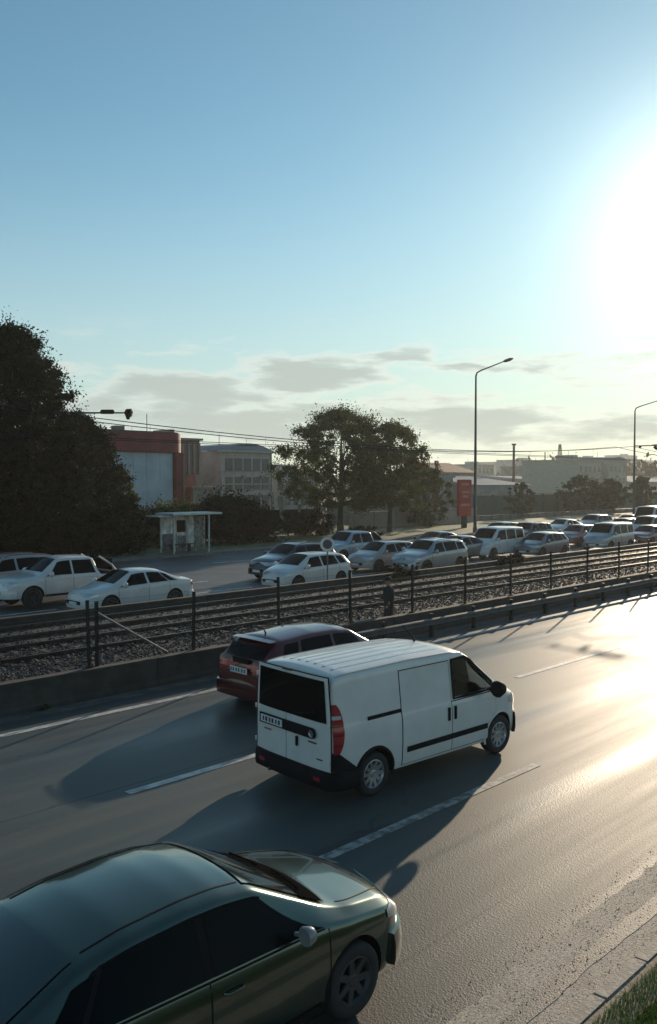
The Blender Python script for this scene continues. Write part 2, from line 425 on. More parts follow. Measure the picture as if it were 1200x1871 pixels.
o = stones('ballast', 9000, 3, 70, 20.6, 23.4, .39, .02, .05, 1.3)
tag(o, 'dark crushed stone between the far rails and far wall', 'gravel', kind='stuff')
# tracks
def track(yc, label):
    t = thing('tram_track', label, 'railway track', (0, yc, .36))
    for s in (-1, 1):
        mb = MB(); pr = [(-.065, 0), (.065, 0), (.065, .012), (.012, .025), (.012, .10), (.036, .11), (.036, .145), (-.036, .145), (-.036, .11), (-.012, .10), (-.012, .025), (-.065, .012)]
        n = len(pr); vs = [(-40, y+s*.7175, z+.02) for y, z in pr]+[(220, y+s*.7175, z+.02) for y, z in pr]
        mb.add(vs, [(i, (i+1) % n, n+(i+1) % n, n+i) for i in range(n)]+[tuple(range(n)), tuple(range(2*n-1, n-1, -1))])
        me = mb.mesh('rail'); fixnormals(me); link('rail', me, M_RAIL, t)
    sm = MB().box((0, 0, 0), (.24, 2.3, .14), taper=.93).mesh('sleeper'); sm.materials.append(M_SLEEPER)
    for k in range(0, 130):
        o = bpy.data.objects.new('sleeper', sm); COL.objects.link(o); o.parent = t
        o.location = (2+.66*k+rng.uniform(-.02, .02), 0, (-.005 if yc < 20 else -.035)+rng.uniform(-.01, .01)); o.rotation_euler.z = rng.uniform(-.01, .01)
track(19.3, 'nearer tram track with dark rails on concrete sleepers in ballast')
track(22.0, 'farther tram track beside the far low wall')
# far carriageway
M_ROAD2 = mat('far_asphalt', (.055, .057, .06), .55, var=.25, vscale=.6, bump=.3, bscale=40)
road2 = strip('far_road', 23.7, 42.4, .0, M_ROAD2)
for Y in (28.0, 31.1, 34.4, 37.8):
    for k in range(0, 30):
        MB().box((4+9*k, Y, .0045), (3.5, .13, .005)).build('lane_marking', M_MARK, road2)
MB().box((120, 25.0, .0045), (300, .15, .005)).build('lane_marking', M_MARK, road2)
strip('far_kerb', 42.4, 42.6, .12, M_PAVE, x0=-100, x1=400, thick=.25)
strip('far_pavement', 42.6, 43.9, .10, M_PAVE, x0=-100, x1=400, thick=.2)
strip('far_verge', 43.9, 62, .10, rough_mat('far_grass', (.07, .095, .03), (.17, .19, .08), 1.2, .6), x0=-100, x1=500)

# ------------------------------------------------------------------ fence on the near barrier
def fence():
    f = thing('wire_fence', 'dark steel post and wire fence standing on the near barrier', 'fence', (0, 16.0, 0))
    pm = MB().box((0, 0, 1.17), (.055, .055, 1.72)).box((0, 0, .65), (.14, .14, .02)).mesh('post'); pm.materials.append(M_POST)
    H = 2.1
    for k in range(-3, 26):
        o = bpy.data.objects.new('post', pm); COL.objects.link(o); o.parent = f
        o.location = (9.15+2.65*k, 0, 0); o.rotation_euler = (rng.uniform(-.02, .02), rng.uniform(-.012, .012), 0)
        o.scale.z = rng.uniform(.97, 1.05)
    MB().box((9.33, .02, 1.15), (.06, .06, 1.7)).build('post', M_POST, f)
    br = MB().tube([(9.36, .02, 1.75), (11.1, .02, .68)], .022, 8).build('brace', mat('brace_steel', (.2, .2, .19), .5, .4), f)
    for z in (.85, 1.15, 1.45, 1.75, 2.0):
        m = MB(); pts = []
        for k in range(-3, 26):
            x = 9.15+2.65*k; pts += [(x, .03, z), (x+1.32, .03, z-.015+rng.uniform(-.01, .01))]
        m.tube(pts, .0022, 4).build('wire', M_POST, f)
fence()
# ------------------------------------------------------------------ guard rail right of the van
def guard():
    g = thing('guard_rail', 'low steel guard rail with short posts in front of the near barrier', 'guard rail', (0, 15.2, 0))
    prof = [(0, .36), (-.05, .39), (-.05, .42), (0, .45), (0, .47), (-.05, .50), (-.05, .53), (0, .56)]
    m = MB(); x0, x1 = 15.5, 120
    vs = [(x0, y, z) for y, z in prof]+[(x1, y, z) for y, z in prof]+[(x0, y+.008, z) for y, z in prof]+[(x1, y+.008, z) for y, z in prof]
    n = len(prof)
    fs = [(i, n+i, n+i+1, i+1) for i in range(n-1)]+[(2*n+i+1, 3*n+i+1, 3*n+i, 2*n+i) for i in range(n-1)]
    m.add(vs, fs).build('rail', M_STEEL, g)
    pm = MB().box((0, .08, .34), (.10, .10, .68)).mesh('post'); pm.materials.append(M_POST)
    for k in range(50):
        o = bpy.data.objects.new('post', pm); COL.objects.link(o); o.parent = g; o.location = (15.55+2.1*k, 0, 0)
guard()

# ------------------------------------------------------------------ tram overhead line
def overhead():
    xl, xr = 9.6, 44.6
    def mast(x, label, near=False):
        t = thing('catenary_mast', label, 'mast', (x, 17.4 if near else 24.15, 0), math.pi if near else 0, 'masts of the tram line')
        MB().tube([(0, 0, 0), (0, 0, 6.9)], [.11, .08], 10).build('pole', M_LAMPPOST, t, 40)
        MB().tube([(0, -.08, 6.42), (0, -3.4, 6.42)], .028, 8).build('arm', M_LAMPPOST, t)
        MB().tube([(0, 0, 6.8), (0, -2.5, 6.44)], .016, 6).build('stay', M_LAMPPOST, t)
        MB().tube([(0, -1.1, 6.42), (0, -1.15, 6.42), (0, -1.9, 6.42), (0, -1.95, 6.42)], [.03, .075, .075, .03], 10).build('insulator', M_BLACK, t, 40)
        MB().tube([(0, -2.25, 6.42), (0, -2.3, 6.32), (0, -2.2, 6.2)], [.06, .1, .05], 8).build('insulator', M_BLACK, t, 40)
        MB().tube([(0, -3.1, 6.42), (0, -3.15, 6.30)], [.09, .05], 8).build('insulator', M_BLACK, t, 40)
        MB().tube([(0, -.08, 5.3), (0, -2.4, 5.95), (0, -2.9, 5.85)], .022, 6).build('steady_arm', M_LAMPPOST, t)
        return t
    mast(xl, 'tram mast just outside the left edge')
    mast(xr, 'tram mast at the right edge carrying the overhead wires beside the jammed cars', True)
    mast(xr+31, 'tram mast far along the line')
    for Y, nm in ((20.95, 'nearer'), (21.9, 'farther')):
        t = thing('overhead_wire', '%s pair of thin dark tram wires crossing the sky above the tracks' % nm, 'wire', (0, Y, 0))
        for a, b, h in ((xl, xr, 6.4), (xr, xr+31, 6.4), (xr+31, xr+62, 6.4)):
            pts = []; 
            for i in range(17):
                u = i/16; pts.append((a+(b-a)*u, 0, h+.0-.62*4*u*(1-u)))
            MB().tube(pts, .013, 5).build('messenger_wire', M_POST, t)
            MB().tube([(a, 0, 5.70), (b, 0, 5.70)], .010, 5).build('contact_wire', M_POST, t)
            m = MB()
            for i in range(2, 15, 2): m.tube([pts[i], (pts[i][0], 0, 5.70)], .005, 4)
            m.build('dropper', M_POST, t)
overhead()
def camera_arm():
    x0, y0 = at(60, 49.5); x1, y1 = at(243, 49.5)
    t = thing('cantilever_arm', 'grey cantilever arm with dark box and round head reaching out of the huge tree', 'traffic camera', (x0, y0, .1))
    h = 8.35; dx, dy = x1-x0, y1-y0
    def q(u, dz=0): return (dx*u, dy*u, h+dz)
    MB().tube([(0, 0, 0), (0, 0, h+.3)], [.16, .1], 10).build('pole', M_LAMPPOST, t, 50)
    MB().tube([(0, 0, h), q(.97)], [.07, .04], 8).build('arm', M_LAMPPOST, t)
    MB().tube([q(.68, .06), q(.69, .06), q(.81, .06), q(.82, .06)], [.05, .13, .13, .05], 8).build('box', M_BLACK, t)
    MB().tube([q(.92, -.02), q(.94, 0), q(.99, 0), q(1.0, -.02)], [.06, .22, .24, .1], 12).build('camera_head', M_BLACK, t, 50)
    MB().tube([q(.955, -.1), q(.956, -.38)], [.17, .08], 10).build('dome', M_BLACK, t, 50)
camera_arm()

# ------------------------------------------------------------------ street lamps on the far side
def lamp(px, Htop, tilt, label):
    x, Z = atY(px, 43.3)
    t = thing('street_lamp', label, 'street lamp', (x, 43.3, .1), 0, 'tall street lamps along the far kerb')
    MB().tube([(0, 0, 0), (0, 0, .4), (0, 0, .45), (0, 0, Htop)], [.19, .19, .15, .075], 12).build('pole', M_LAMPPOST, t, 40)
    MB().tube([(0, 0, Htop), (0, -.12, Htop+.3), (.1, -.5, Htop+.48), (.25, -2.7, Htop+1.05)], [.075, .07, .06, .045], 8).build('arm', M_LAMPPOST, t, 60)
    h = thing_part_head(t, (.25, -2.7, Htop+1.05)); return t
def thing_part_head(t, p):
    m = MB().tube([(p[0], p[1]+.1, p[2]-.02), (p[0], p[1]-.1, p[2]+.02), (p[0], p[1]-.55, p[2]+.1), (p[0], p[1]-.85, p[2]+.14)], [.05, .13, .14, .05], 8)
    return m.build('lamp_head', M_LAMPPOST, t, 50)
lamp(868, 13.5, 0, 'tallest street lamp, dark tapered pole standing behind the white minivan')
lamp(1158, 12.3, 0, 'smaller street lamp near the right edge of the view')

# ================================================================== CARS
def curve(pts, sig=.03):
    xs = np.array([p[0] for p in pts]); ys = np.array([p[1] for p in pts])
    g = np.arange(xs[0], xs[-1]+.005, .005); v = np.interp(g, xs, ys)
    if sig > 0:
        k = int(sig/.005*3); ker = np.exp(-.5*(np.arange(-k, k+1)*.005/sig)**2); ker /= ker.sum()
        pl = 2*v[0]-v[1:k+1][::-1]; pr = 2*v[-1]-v[-k-1:-1][::-1]
        v = np.convolve(np.concatenate([pl, v, pr]), ker, 'valid')
    return lambda x: np.interp(x, g, v)
class Shape:
    def __init__(s, d):
        s.d = d; sg = d.get('sig', .045)
        s.zt = curve(d['top'], sg); s.w_ = curve(d['w'], sg); s.ws_ = curve(d['ws'], sg); s.belt = curve(d['belt'], .08)
        s.drop = curve(d['drop'], .06); s.floor = curve(d['floor'], .06)
        s.x0, s.x1 = d['top'][0][0], d['top'][-1][0]
    def q(s, x):
        zt = float(s.zt(x)); w = float(s.w_(x)); ws = min(float(s.ws_(x)), w*.97); zs = zt-float(s.drop(x))
        zf = float(s.floor(x)); zb = max(min(float(s.belt(x)), zs-.035), zf+.1); zs = max(zs, zb+.02); zt = max(zt, zs+.01)
        return w, ws, zb, zs, zt, zf
    def side(s, x, t):                      # greenhouse side, t 0 belt .. 1 shoulder
        w, ws, zb, zs, zt, zf = s.q(x); wb = w*.965
        return wb+(ws-wb)*t, zb+(zs-zb)*t
    def flank(s, x, t):                     # door panel, t 0 floor .. 1 belt
        w, ws, zb, zs, zt, zf = s.q(x)
        k = np.interp(t, [0, .08, .2, .5, .75, .92, 1], [.95, .975, .99, 1, .998, .985, .965])
        return w*k, zf+(zb-zf)*t
    def flank_z(s, x, z):
        w, ws, zb, zs, zt, zf = s.q(x)
        if z <= zb: return s.flank(x, (z-zf)/(zb-zf))[0]
        return s.side(x, (z-zb)/max(zs-zb, .01))[0]
    def crown(s, x, u):                     # u -1..1 across
        w, ws, zb, zs, zt, zf = s.q(x)
        return ws*u, zs+(zt-zs)*(1-abs(u)**2.2)
    def half(s, x):
        w, ws, zb, zs, zt, zf = s.q(x); P = [(0, zf), (w*.5, zf), (w*.88, zf)]
        for t in (.03, .1, .2, .35, .5, .65, .8, .92, 1): P.append(s.flank(x, t))
        for t in (.2, .4, .6, .8, .9): P.append(s.side(x, t))
        A = s.side(x, .9); C = (ws, zs); B = s.crown(x, .9)
        for q in (.25, .5, .75): P.append(((1-q)**2*A[0]+2*q*(1-q)*C[0]+q*q*B[0], (1-q)**2*A[1]+2*q*(1-q)*C[1]+q*q*B[1]))
        for u in (.9, .75, .55, .3, 0): P.append(s.crown(x, u))
        return P
    def body_mesh(s, step, wheels, rw, cut=True, extra=None):
        n = int((s.x1-s.x0)/step); u = np.linspace(0, 1, n+1)
        xs = list(s.x0+(s.x1-s.x0)*u)
        xs += [s.x0+e for e in (.008, .02, .04, .07, .11)]+[s.x1-e for e in (.008, .02, .04, .07, .11)]
        xs = sorted(xs); xs = [x for i, x in enumerate(xs) if i == 0 or x-xs[i-1] > .004]
        rings = []
        for x in xs:
            h = s.half(x); rings.append([(x, y, z) for y, z in h]+[(x, -y, z) for y, z in h[-2:0:-1]])
        def cap(r, k, dx):
            c = np.mean(np.array(r), 0); return [(p[0]+dx, c[1]+(p[1]-c[1])*k, c[2]+(p[2]-c[2])*k) for p in r]
        rings = [cap(rings[0], .5, -.012), cap(rings[0], .85, -.008)]+rings+[cap(rings[-1], .85, .008), cap(rings[-1], .5, .012)]
        N = len(rings[0]); vs = [p for r in rings for p in r]; fs = []
        for i in range(len(rings)-1):
            for k in range(N):
                k2 = (k+1) % N; fs.append((i*N+k, i*N+k2, (i+1)*N+k2, (i+1)*N+k))
        fs.append(tuple(range(N-1, -1, -1))); fs.append(tuple((len(rings)-1)*N+k for k in range(N)))
        me = MB().add(vs, fs).mesh('body'); fixnormals(me)
        me.materials.append(M_BLACK); me.materials.append(M_BLACK)
        if cut:
            m = MB(); 
            for wx, wr in wheels:
                for sd in (-1, 1):
                    yo = 1.25; yi = rw['yi']; seg = 28; vv = []
                    for y in (yi, yo):
                        for k in range(seg):
                            a = 2*math.pi*k/seg; vv.append((wx+(wr)*math.cos(a), sd*y, rw['r']+.01+wr*math.sin(a)))
                    m.add(vv, [tuple(range(seg)), tuple(range(2*seg-1, seg-1, -1))]+[(k, seg+k, seg+(k+1) % seg, (k+1) % seg) for k in range(seg)])
            if extra: extra(m)
            cme = m.mesh('cut'); fixnormals(cme); cme.materials.append(M_BLACK); cme.materials.append(M_BLACK)
            cme.polygons.foreach_set('material_index', [1]*len(cme.polygons))
            bo = bpy.data.objects.new('tmpb', me); cu = bpy.data.objects.new('tmpc', cme); COL.objects.link(bo); COL.objects.link(cu)
            md = bo.modifiers.new('b', 'BOOLEAN'); md.operation = 'DIFFERENCE'; md.object = cu; md.solver = 'EXACT'; md.material_mode = 'INDEX'
            dg = bpy.context.evaluated_depsgraph_get(); dg.update()
            nm = bpy.data.meshes.new_from_object(bo.evaluated_get(dg))
            bpy.data.objects.remove(bo); bpy.data.objects.remove(cu); me = nm; me.name = 'body'
        return me
def grid_patch(fn, nu, nv, thick=None):
    vs = []; fs = []
    for j in range(nv+1):
        for i in range(nu+1): vs.append(fn(i/nu, j/nv))
    for j in range(nv):
        for i in range(nu):
            a = j*(nu+1)+i; fs.append((a, a+1, a+nu+2, a+nu+1))
    return vs, fs
def side_window(sh, a0, a1, b0, b1, t0=.05, t1=.88, sd=1, off=.008, nu=14, nv=6, rnd=.0):
    def fn(u, v):
        vv = v
        x = (a0+(a1-a0)*u)*(1-vv)+(b0+(b1-b0)*u)*vv; y, z = sh.side(x, t0+(t1-t0)*vv)
        return (x, sd*(y+off), z+off*.4)
    return grid_patch(fn, nu, nv)
def top_patch(sh, xa, xb, s0=.88, s1=.86, bow0=.06, bow1=.03, off=.010, nu=16, nv=10):
    """windscreen / rear screen: from xa (lower) to xb (upper)"""
    def fn(u, v):
        s = (2*u-1)*(s0+(s1-s0)*v); x = (xa+(xb-xa)*v); sgn = 1 if xb > xa else -1
        x += sgn*(bow0*(1-v)+bow1*v)*(s*s)*1.0
        y, z = sh.crown(x, s); return (x-sgn*off*.5, y, z+off)
    return grid_patch(fn, nu, nv)
def flank_patch(sh, x0, x1, z0, z1, sd, off, nu=20, nv=8, top_t=None):
    def fn(u, v):
        x = x0+(x1-x0)*u; z = z0+(z1-z0)*v; return (x, sd*(sh.flank_z(x, z)+off), z)
    return grid_patch(fn, nu, nv)
def outline_band(sh, end, reach, z0, z1, off=.02, bulge=.03, n=10):
    """bumper: band that follows the plan outline round one end; end +1 front, -1 rear"""
    xe = sh.x1 if end > 0 else sh.x0
    path = []
    for i in range(n+1):
        x = xe-end*reach*(1-i/n)**1.0; path.append((x, float(sh.w_(x))))
    path = [(p[0], p[1]) for p in path]
    we = path[-1][1]
    path += [(xe+end*.012, we*.8), (xe+end*.02, we*.4), (xe+end*.022, 0)]
    full = [(x, y) for x, y in path]+[(x, -y) for x, y in path[-2::-1]]
    vs = []; fs = []
    prof = [(-.03, 0), (.6, .0), (1.0, .18), (1.0, .62), (.5, .95), (-.03, 1.0)]
    m = len(prof)
    for i, (x, y) in enumerate(full):
        a = full[max(i-1, 0)]; b = full[min(i+1, len(full)-1)]
        tx, ty = b[0]-a[0], b[1]-a[1]; l = math.hypot(tx, ty); nx, ny = ty/l, -tx/l
        if nx*x*1+ny*y < 0: nx, ny = -nx, -ny
        for o, h in prof:
            vs.append((x+nx*(off+bulge*max(o, -1)*1.0 if o > 0 else -.03), y+ny*(off+bulge*o if o > 0 else -.03), z0+(z1-z0)*h))
    for i in range(len(full)-1):
        for k in range(m-1): fs.append((i*m+k, i*m+k+1, (i+1)*m+k+1, (i+1)*m+k))
        fs.append((i*m+m-1, i*m, (i+1)*m, (i+1)*m+m-1))
    fs += [tuple(range(m)), tuple((len(full)-1)*m+k for k in range(m-1, -1, -1))]
    return vs, fs
def P(vsfs, name, m, parent, smooth=50):
    me = MB().add(*vsfs).mesh(name); fixnormals(me); return link(name, me, m, parent, smooth)
def Pp(vsfs, name, m, parent, smooth=50, out=None):
    """open sheet with its normals turned outwards and 5 mm of thickness"""
    me = MB().add(*vsfs).mesh(name)
    bm = bmesh.new(); bm.from_mesh(me); bmesh.ops.recalc_face_normals(bm, faces=bm.faces[:])
    c = Vector(out) if out else Vector((0, 0, .6))
    tot = sum(((f.calc_center_median()-c).dot(f.normal)*f.calc_area() for f in bm.faces), 0.0)
    if tot < 0: bmesh.ops.reverse_faces(bm, faces=bm.faces[:])
    bm.normal_update()
    bmesh.ops.solidify(bm, geom=bm.faces[:], thickness=.004)
    bmesh.ops.recalc_face_normals(bm, faces=bm.faces[:])
    bm.to_mesh(me); bm.free(); return link(name, me, m, parent, smooth)

_wheelcache = {}
def wheel_meshes(r, wd, spokes, rimm):
    k = (r, wd, spokes, rimm.name)
    if k in _wheelcache: return _wheelcache[k]
    h = wd/2; ri = r*.66
    ty = MB().lathe([(ri, -h*.9), (ri+.02, -h), (r-.03, -h*.98), (r-.008, -h*.8), (r, -h*.5), (r, h*.5), (r-.008, h*.8), (r-.03, h*.98), (ri+.02, h), (ri, h*.9), (ri-.015, h*.6), (ri-.015, -h*.6), (ri, -h*.9)], 40).mesh('tyre')
    ty.materials.append(M_TYRE); fixnormals(ty); ty.polygons.foreach_set('use_smooth', [True]*len(ty.polygons)); ty.set_sharp_from_angle(angle=R(45))
    m = MB()
    for sd in (1, -1):
        m.lathe([(ri, sd*h*.85), (ri-.012, sd*h*.9), (ri-.03, sd*h*.6), (ri-.035, sd*h*.2)], 40)
        m.lathe([(.001, sd*h*.72), (.04, sd*h*.72), (.06, sd*h*.62), (.065, sd*h*.3)], 20)
        for j in range(spokes):
            a = 2*math.pi*j/spokes; ca, sa = math.cos(a), math.sin(a)
            for (r0, r1, w0, w1) in ((.05, ri-.012, .034, .024),):
                vs = []
                for rr, ww, yy in ((r0, w0, .66), (r1, w1, .80)):
                    for q, dy in ((-1, 0), (1, 0), (1, -.22), (-1, -.22)):
                        vs.append((rr*ca-q*ww*sa, sd*h*(yy+dy), rr*sa+q*ww*ca))
                m.add(vs, [(0, 1, 5, 4), (1, 2, 6, 5), (2, 3, 7, 6), (3, 0, 4, 7), (0, 3, 2, 1), (4, 5, 6, 7)])
    rm = m.mesh('rim'); rm.materials.append(rimm); fixnormals(rm)
    disc = MB().lathe([(.001, .01), (ri-.03, .01), (ri-.03, -.01), (.001, -.01)], 28).mesh('brake_disc'); disc.materials.append(M_TYRE); fixnormals(disc)
    _wheelcache[k] = (ty, rm, disc); return _wheelcache[k]
def add_wheels(t, wheels, y, r, wd=.2, spokes=8, rimm=None):
    ty, rm, disc = wheel_meshes(r, wd, spokes, rimm or M_RIM)
    for wx in wheels:
        for sd in (-1, 1):
            o = bpy.data.objects.new('wheel', ty); COL.objects.link(o); o.parent = t; o.location = (wx, sd*y, r); o.rotation_euler.y = rng.uniform(0, 6)
            for nm, me in (('rim', rm), ('brake_disc', disc)):
                q = bpy.data.objects.new(nm, me); COL.objects.link(q); q.parent = o
def mirror(t, x, y, z, m, s=1.0):
    for sd in (-1, 1):
        mb = MB().tube([(x, sd*(y-.05), z-.03), (x, sd*(y+.06), z)], .025*s, 6)
        mb.tube([(x+.07*s, sd*(y+.12*s), z+.01), (x+.05*s, sd*(y+.13*s), z+.01), (x-.03*s, sd*(y+.13*s), z+.01), (x-.055*s, sd*(y+.13*s), z+.01)], [.03*s, .085*s, .11*s, .095*s], 12)
        mb.build('mirror', m, t, 50)
def spot_patch(sh, xc, zc, hx, hz, sd, off=.012, pts=None, n=14):
    """lamp outline on the flank: rounded blob"""
    def fn(u, v):
        a = 2*math.pi*u; r = v**.8
        x = xc+hx*r*math.copysign(abs(math.cos(a))**.7, math.cos(a)); z = zc+hz*r*math.copysign(abs(math.sin(a))**.7, math.sin(a))
        x = min(max(x, sh.x0), sh.x1); return (x, sd*(sh.flank_z(x, z)+off*(1-.5*v)), z)
    return grid_patch(fn, n, 4)
def front_lamp(sh, x, y, z, sz, sd, m, name, t, wrap=.25):
    """lamp that wraps the corner: follows plan outline between x-wrap and x"""
    def fn(u, v):
        xx = x-wrap+wrap*u if sh.x1 > 0 else x; zz = z+sz*(v-.5)*(1-.35*abs(u-.2)); 
        yy = sh.flank_z(xx, zz); return (xx+.012*u, sd*(yy+.010), zz)
    Pp(grid_patch(fn, 8, 4), name, m, t)

TYPES = {}
TYPES['sedan'] = dict(
    top=[(-2.2, .55), (-2.17, .92), (-2.1, 1.0), (-1.62, 1.06), (-1.5, 1.1), (-.85, 1.38), (-.4, 1.435), (.1, 1.44), (.4, 1.40), (1.1, 1.03), (1.25, .98), (1.85, .87), (2.08, .76), (2.18, .6), (2.2, .5)],
    w=[(-2.2, .66), (-2.14, .78), (-1.95, .85), (-1.3, .89), (0, .895), (1.3, .885), (1.8, .84), (2.02, .74), (2.14, .62), (2.2, .48)],
    ws=[(-2.2, .52), (-2.1, .66), (-1.6, .71), (-.9, .60), (0, .60), (.4, .59), (1.15, .70), (1.4, .74), (1.9, .67), (2.1, .54), (2.2, .4)],
    belt=[(-2.2, .92), (-1.5, .97), (0, .92), (1.0, .89), (2.2, .68)],
    drop=[(-2.2, .06), (-1.6, .05), (-.8, .07), (.3, .07), (1.1, .05), (2.2, .07)],
    floor=[(-2.2, .34), (-1.9, .22), (1.8, .2), (2.2, .26)],
    fw=1.33, rw=-1.27, r=.31, H=1.44, screen=(1.12, .40), rear=(-1.52, -.88),
    wins=[(-.12, .98, -.10, .42), (-1.0, -.22, -.70, -.18), ], quarter=(-1.42, -1.06, -1.0, -.76))
TYPES['hatch'] = dict(
    top=[(-2.02, .55), (-1.99, .95), (-1.93, 1.06), (-1.66, 1.36), (-1.5, 1.43), (-.6, 1.49), (.1, 1.485), (.45, 1.44), (1.12, 1.05), (1.3, .99), (1.75, .88), (1.94, .76), (2.02, .6), (2.04, .5)],
    w=[(-2.02, .68), (-1.95, .78), (-1.75, .85), (-1.2, .875), (0, .88), (1.2, .87), (1.65, .82), (1.86, .73), (1.98, .6), (2.04, .46)],
    ws=[(-2.02, .58), (-1.9, .66), (-1.6, .61), (-.6, .60), (.4, .60), (1.15, .70), (1.4, .72), (1.8, .64), (1.95, .52), (2.04, .38)],
    belt=[(-2.02, 1.0), (-1.5, .98), (0, .93), (1.0, .90), (2.04, .7)],
    drop=[(-2.02, .06), (-1.5, .07), (.3, .07), (1.1, .05), (2.04, .07)],
    floor=[(-2.02, .34), (-1.8, .22), (1.7, .2), (2.04, .26)],
    fw=1.27, rw=-1.23, r=.305, H=1.49, screen=(1.14, .44), rear=(-1.93, -1.66),
    wins=[(-.1, 1.0, -.08, .46), (-1.1, -.2, -.98, -.17)], quarter=(-1.62, -1.2, -1.42, -1.06))
TYPES['suv'] = dict(
    top=[(-2.18, .6), (-2.15, 1.05), (-2.1, 1.15), (-1.92, 1.5), (-1.75, 1.58), (-.8, 1.66), (.1, 1.65), (.4, 1.6), (1.0, 1.2), (1.15, 1.13), (1.8, 1.02), (2.05, .9), (2.16, .72), (2.2, .55)],
    w=[(-2.18, .74), (-2.1, .84), (-1.8, .9), (0, .92), (1.3, .91), (1.8, .87), (2.05, .76), (2.2, .56)],
    ws=[(-2.18, .64), (-2.0, .7), (-1.7, .68), (-.6, .67), (.4, .66), (1.1, .76), (1.5, .78), (1.95, .7), (2.2, .46)],
    belt=[(-2.18, 1.12), (-1.5, 1.1), (0, 1.05), (1.0, 1.03), (2.2, .8)],
    drop=[(-2.18, .06), (.3, .07), (1.1, .05), (2.2, .08)],
    floor=[(-2.18, .4), (-1.9, .28), (1.8, .27), (2.2, .34)],
    fw=1.32, rw=-1.32, r=.35, H=1.66, screen=(1.0, .38), rear=(-2.1, -1.9),
    wins=[(-.1, .88, -.08, .42), (-1.15, -.2, -1.12, -.17)], quarter=(-1.85, -1.25, -1.68, -1.22), rails=True)
TYPES['minivan'] = dict(
    top=[(-2.1, .6), (-2.09, 1.5), (-2.05, 1.74), (-1.9, 1.8), (-.5, 1.84), (.4, 1.82), (.65, 1.76), (1.25, 1.22), (1.42, 1.14), (1.85, 1.0), (2.06, .85), (2.12, .6)],
    w=[(-2.1, .80), (-2.05, .86), (-1.9, .9), (0, .915), (1.3, .9), (1.75, .85), (1.97, .74), (2.12, .5)],
    ws=[(-2.1, .72), (-2.0, .76), (0, .77), (.6, .74), (1.3, .76), (1.6, .74), (1.95, .6), (2.12, .42)],
    belt=[(-2.1, 1.12), (1.1, 1.06), (2.12, .8)], drop=[(-2.1, .07), (.5, .07), (1.3, .05), (2.12, .08)],
    floor=[(-2.1, .36), (-1.9, .25), (1.8, .24), (2.12, .3)],
    fw=1.35, rw=-1.35, r=.32, H=1.84, screen=(1.3, .68), rear=(-2.085, -2.05),
    wins=[(.0, 1.2, .02, .68), (-1.0, -.1, -.98, -.08)], quarter=(-1.9, -1.12, -1.86, -1.1))
TYPES['minibus'] = dict(
    top=[(-2.9, .6), (-2.89, 2.1), (-2.84, 2.3), (-2.7, 2.36), (0, 2.4), (1.5, 2.36), (1.75, 2.28), (2.35, 1.45), (2.5, 1.3), (2.78, 1.1), (2.88, .8), (2.9, .6)],
    w=[(-2.9, .88), (-2.84, .95), (-2.7, .98), (2.2, .98), (2.6, .93), (2.8, .82), (2.9, .66)],
    ws=[(-2.9, .80), (-2.8, .86), (1.6, .86), (2.3, .86), (2.7, .76), (2.9, .55)],
    belt=[(-2.9, 1.2), (2.2, 1.15), (2.9, .9)], drop=[(-2.9, .08), (2.9, .08)],
    floor=[(-2.9, .4), (-2.7, .3), (2.6, .28), (2.9, .34)],
    fw=1.85, rw=-1.75, r=.35, H=2.4, screen=(2.4, 1.74), rear=(-2.89, -2.85),
    wins=[(1.2, 2.15, 1.2, 1.72), (.1, 1.1, .1, 1.1), (-1.1, -.0, -1.1, -.0)], quarter=(-2.6, -1.2, -2.6, -1.2))
TYPES['pickup'] = dict(
    top=[(-2.5, .6), (-2.48, 1.0), (-2.44, 1.05), (-1.25, 1.06), (-1.2, 1.1), (-.98, 1.68), (-.85, 1.73), (0, 1.77), (.35, 1.75), (.55, 1.69), (1.1, 1.25), (1.25, 1.17), (2.05, 1.1), (2.3, 1.0), (2.42, .75), (2.45, .6)],
    w=[(-2.5, .82), (-2.42, .88), (0, .9), (1.5, .9), (2.0, .87), (2.3, .76), (2.45, .6)],
    ws=[(-2.5, .78), (-1.3, .8), (-1.15, .72), (-.9, .66), (.5, .66), (1.1, .74), (1.4, .78), (2.1, .74), (2.45, .5)],
    belt=[(-2.5, .98), (-1.2, 1.08), (1.1, 1.1), (2.45, .9)], drop=[(-2.5, .03), (-1.2, .05), (0, .07), (1.2, .05), (2.45, .08)],
    floor=[(-2.5, .5), (-2.2, .38), (2.1, .36), (2.45, .42)],
    fw=1.5, rw=-1.45, r=.38, H=1.77, screen=(1.1, .52), rear=(-1.16, -.99), sig=.03,
    wins=[(-.02, .98, .0, .50), (-1.0, -.1, -.85, -.08)], quarter=None, bed=True)

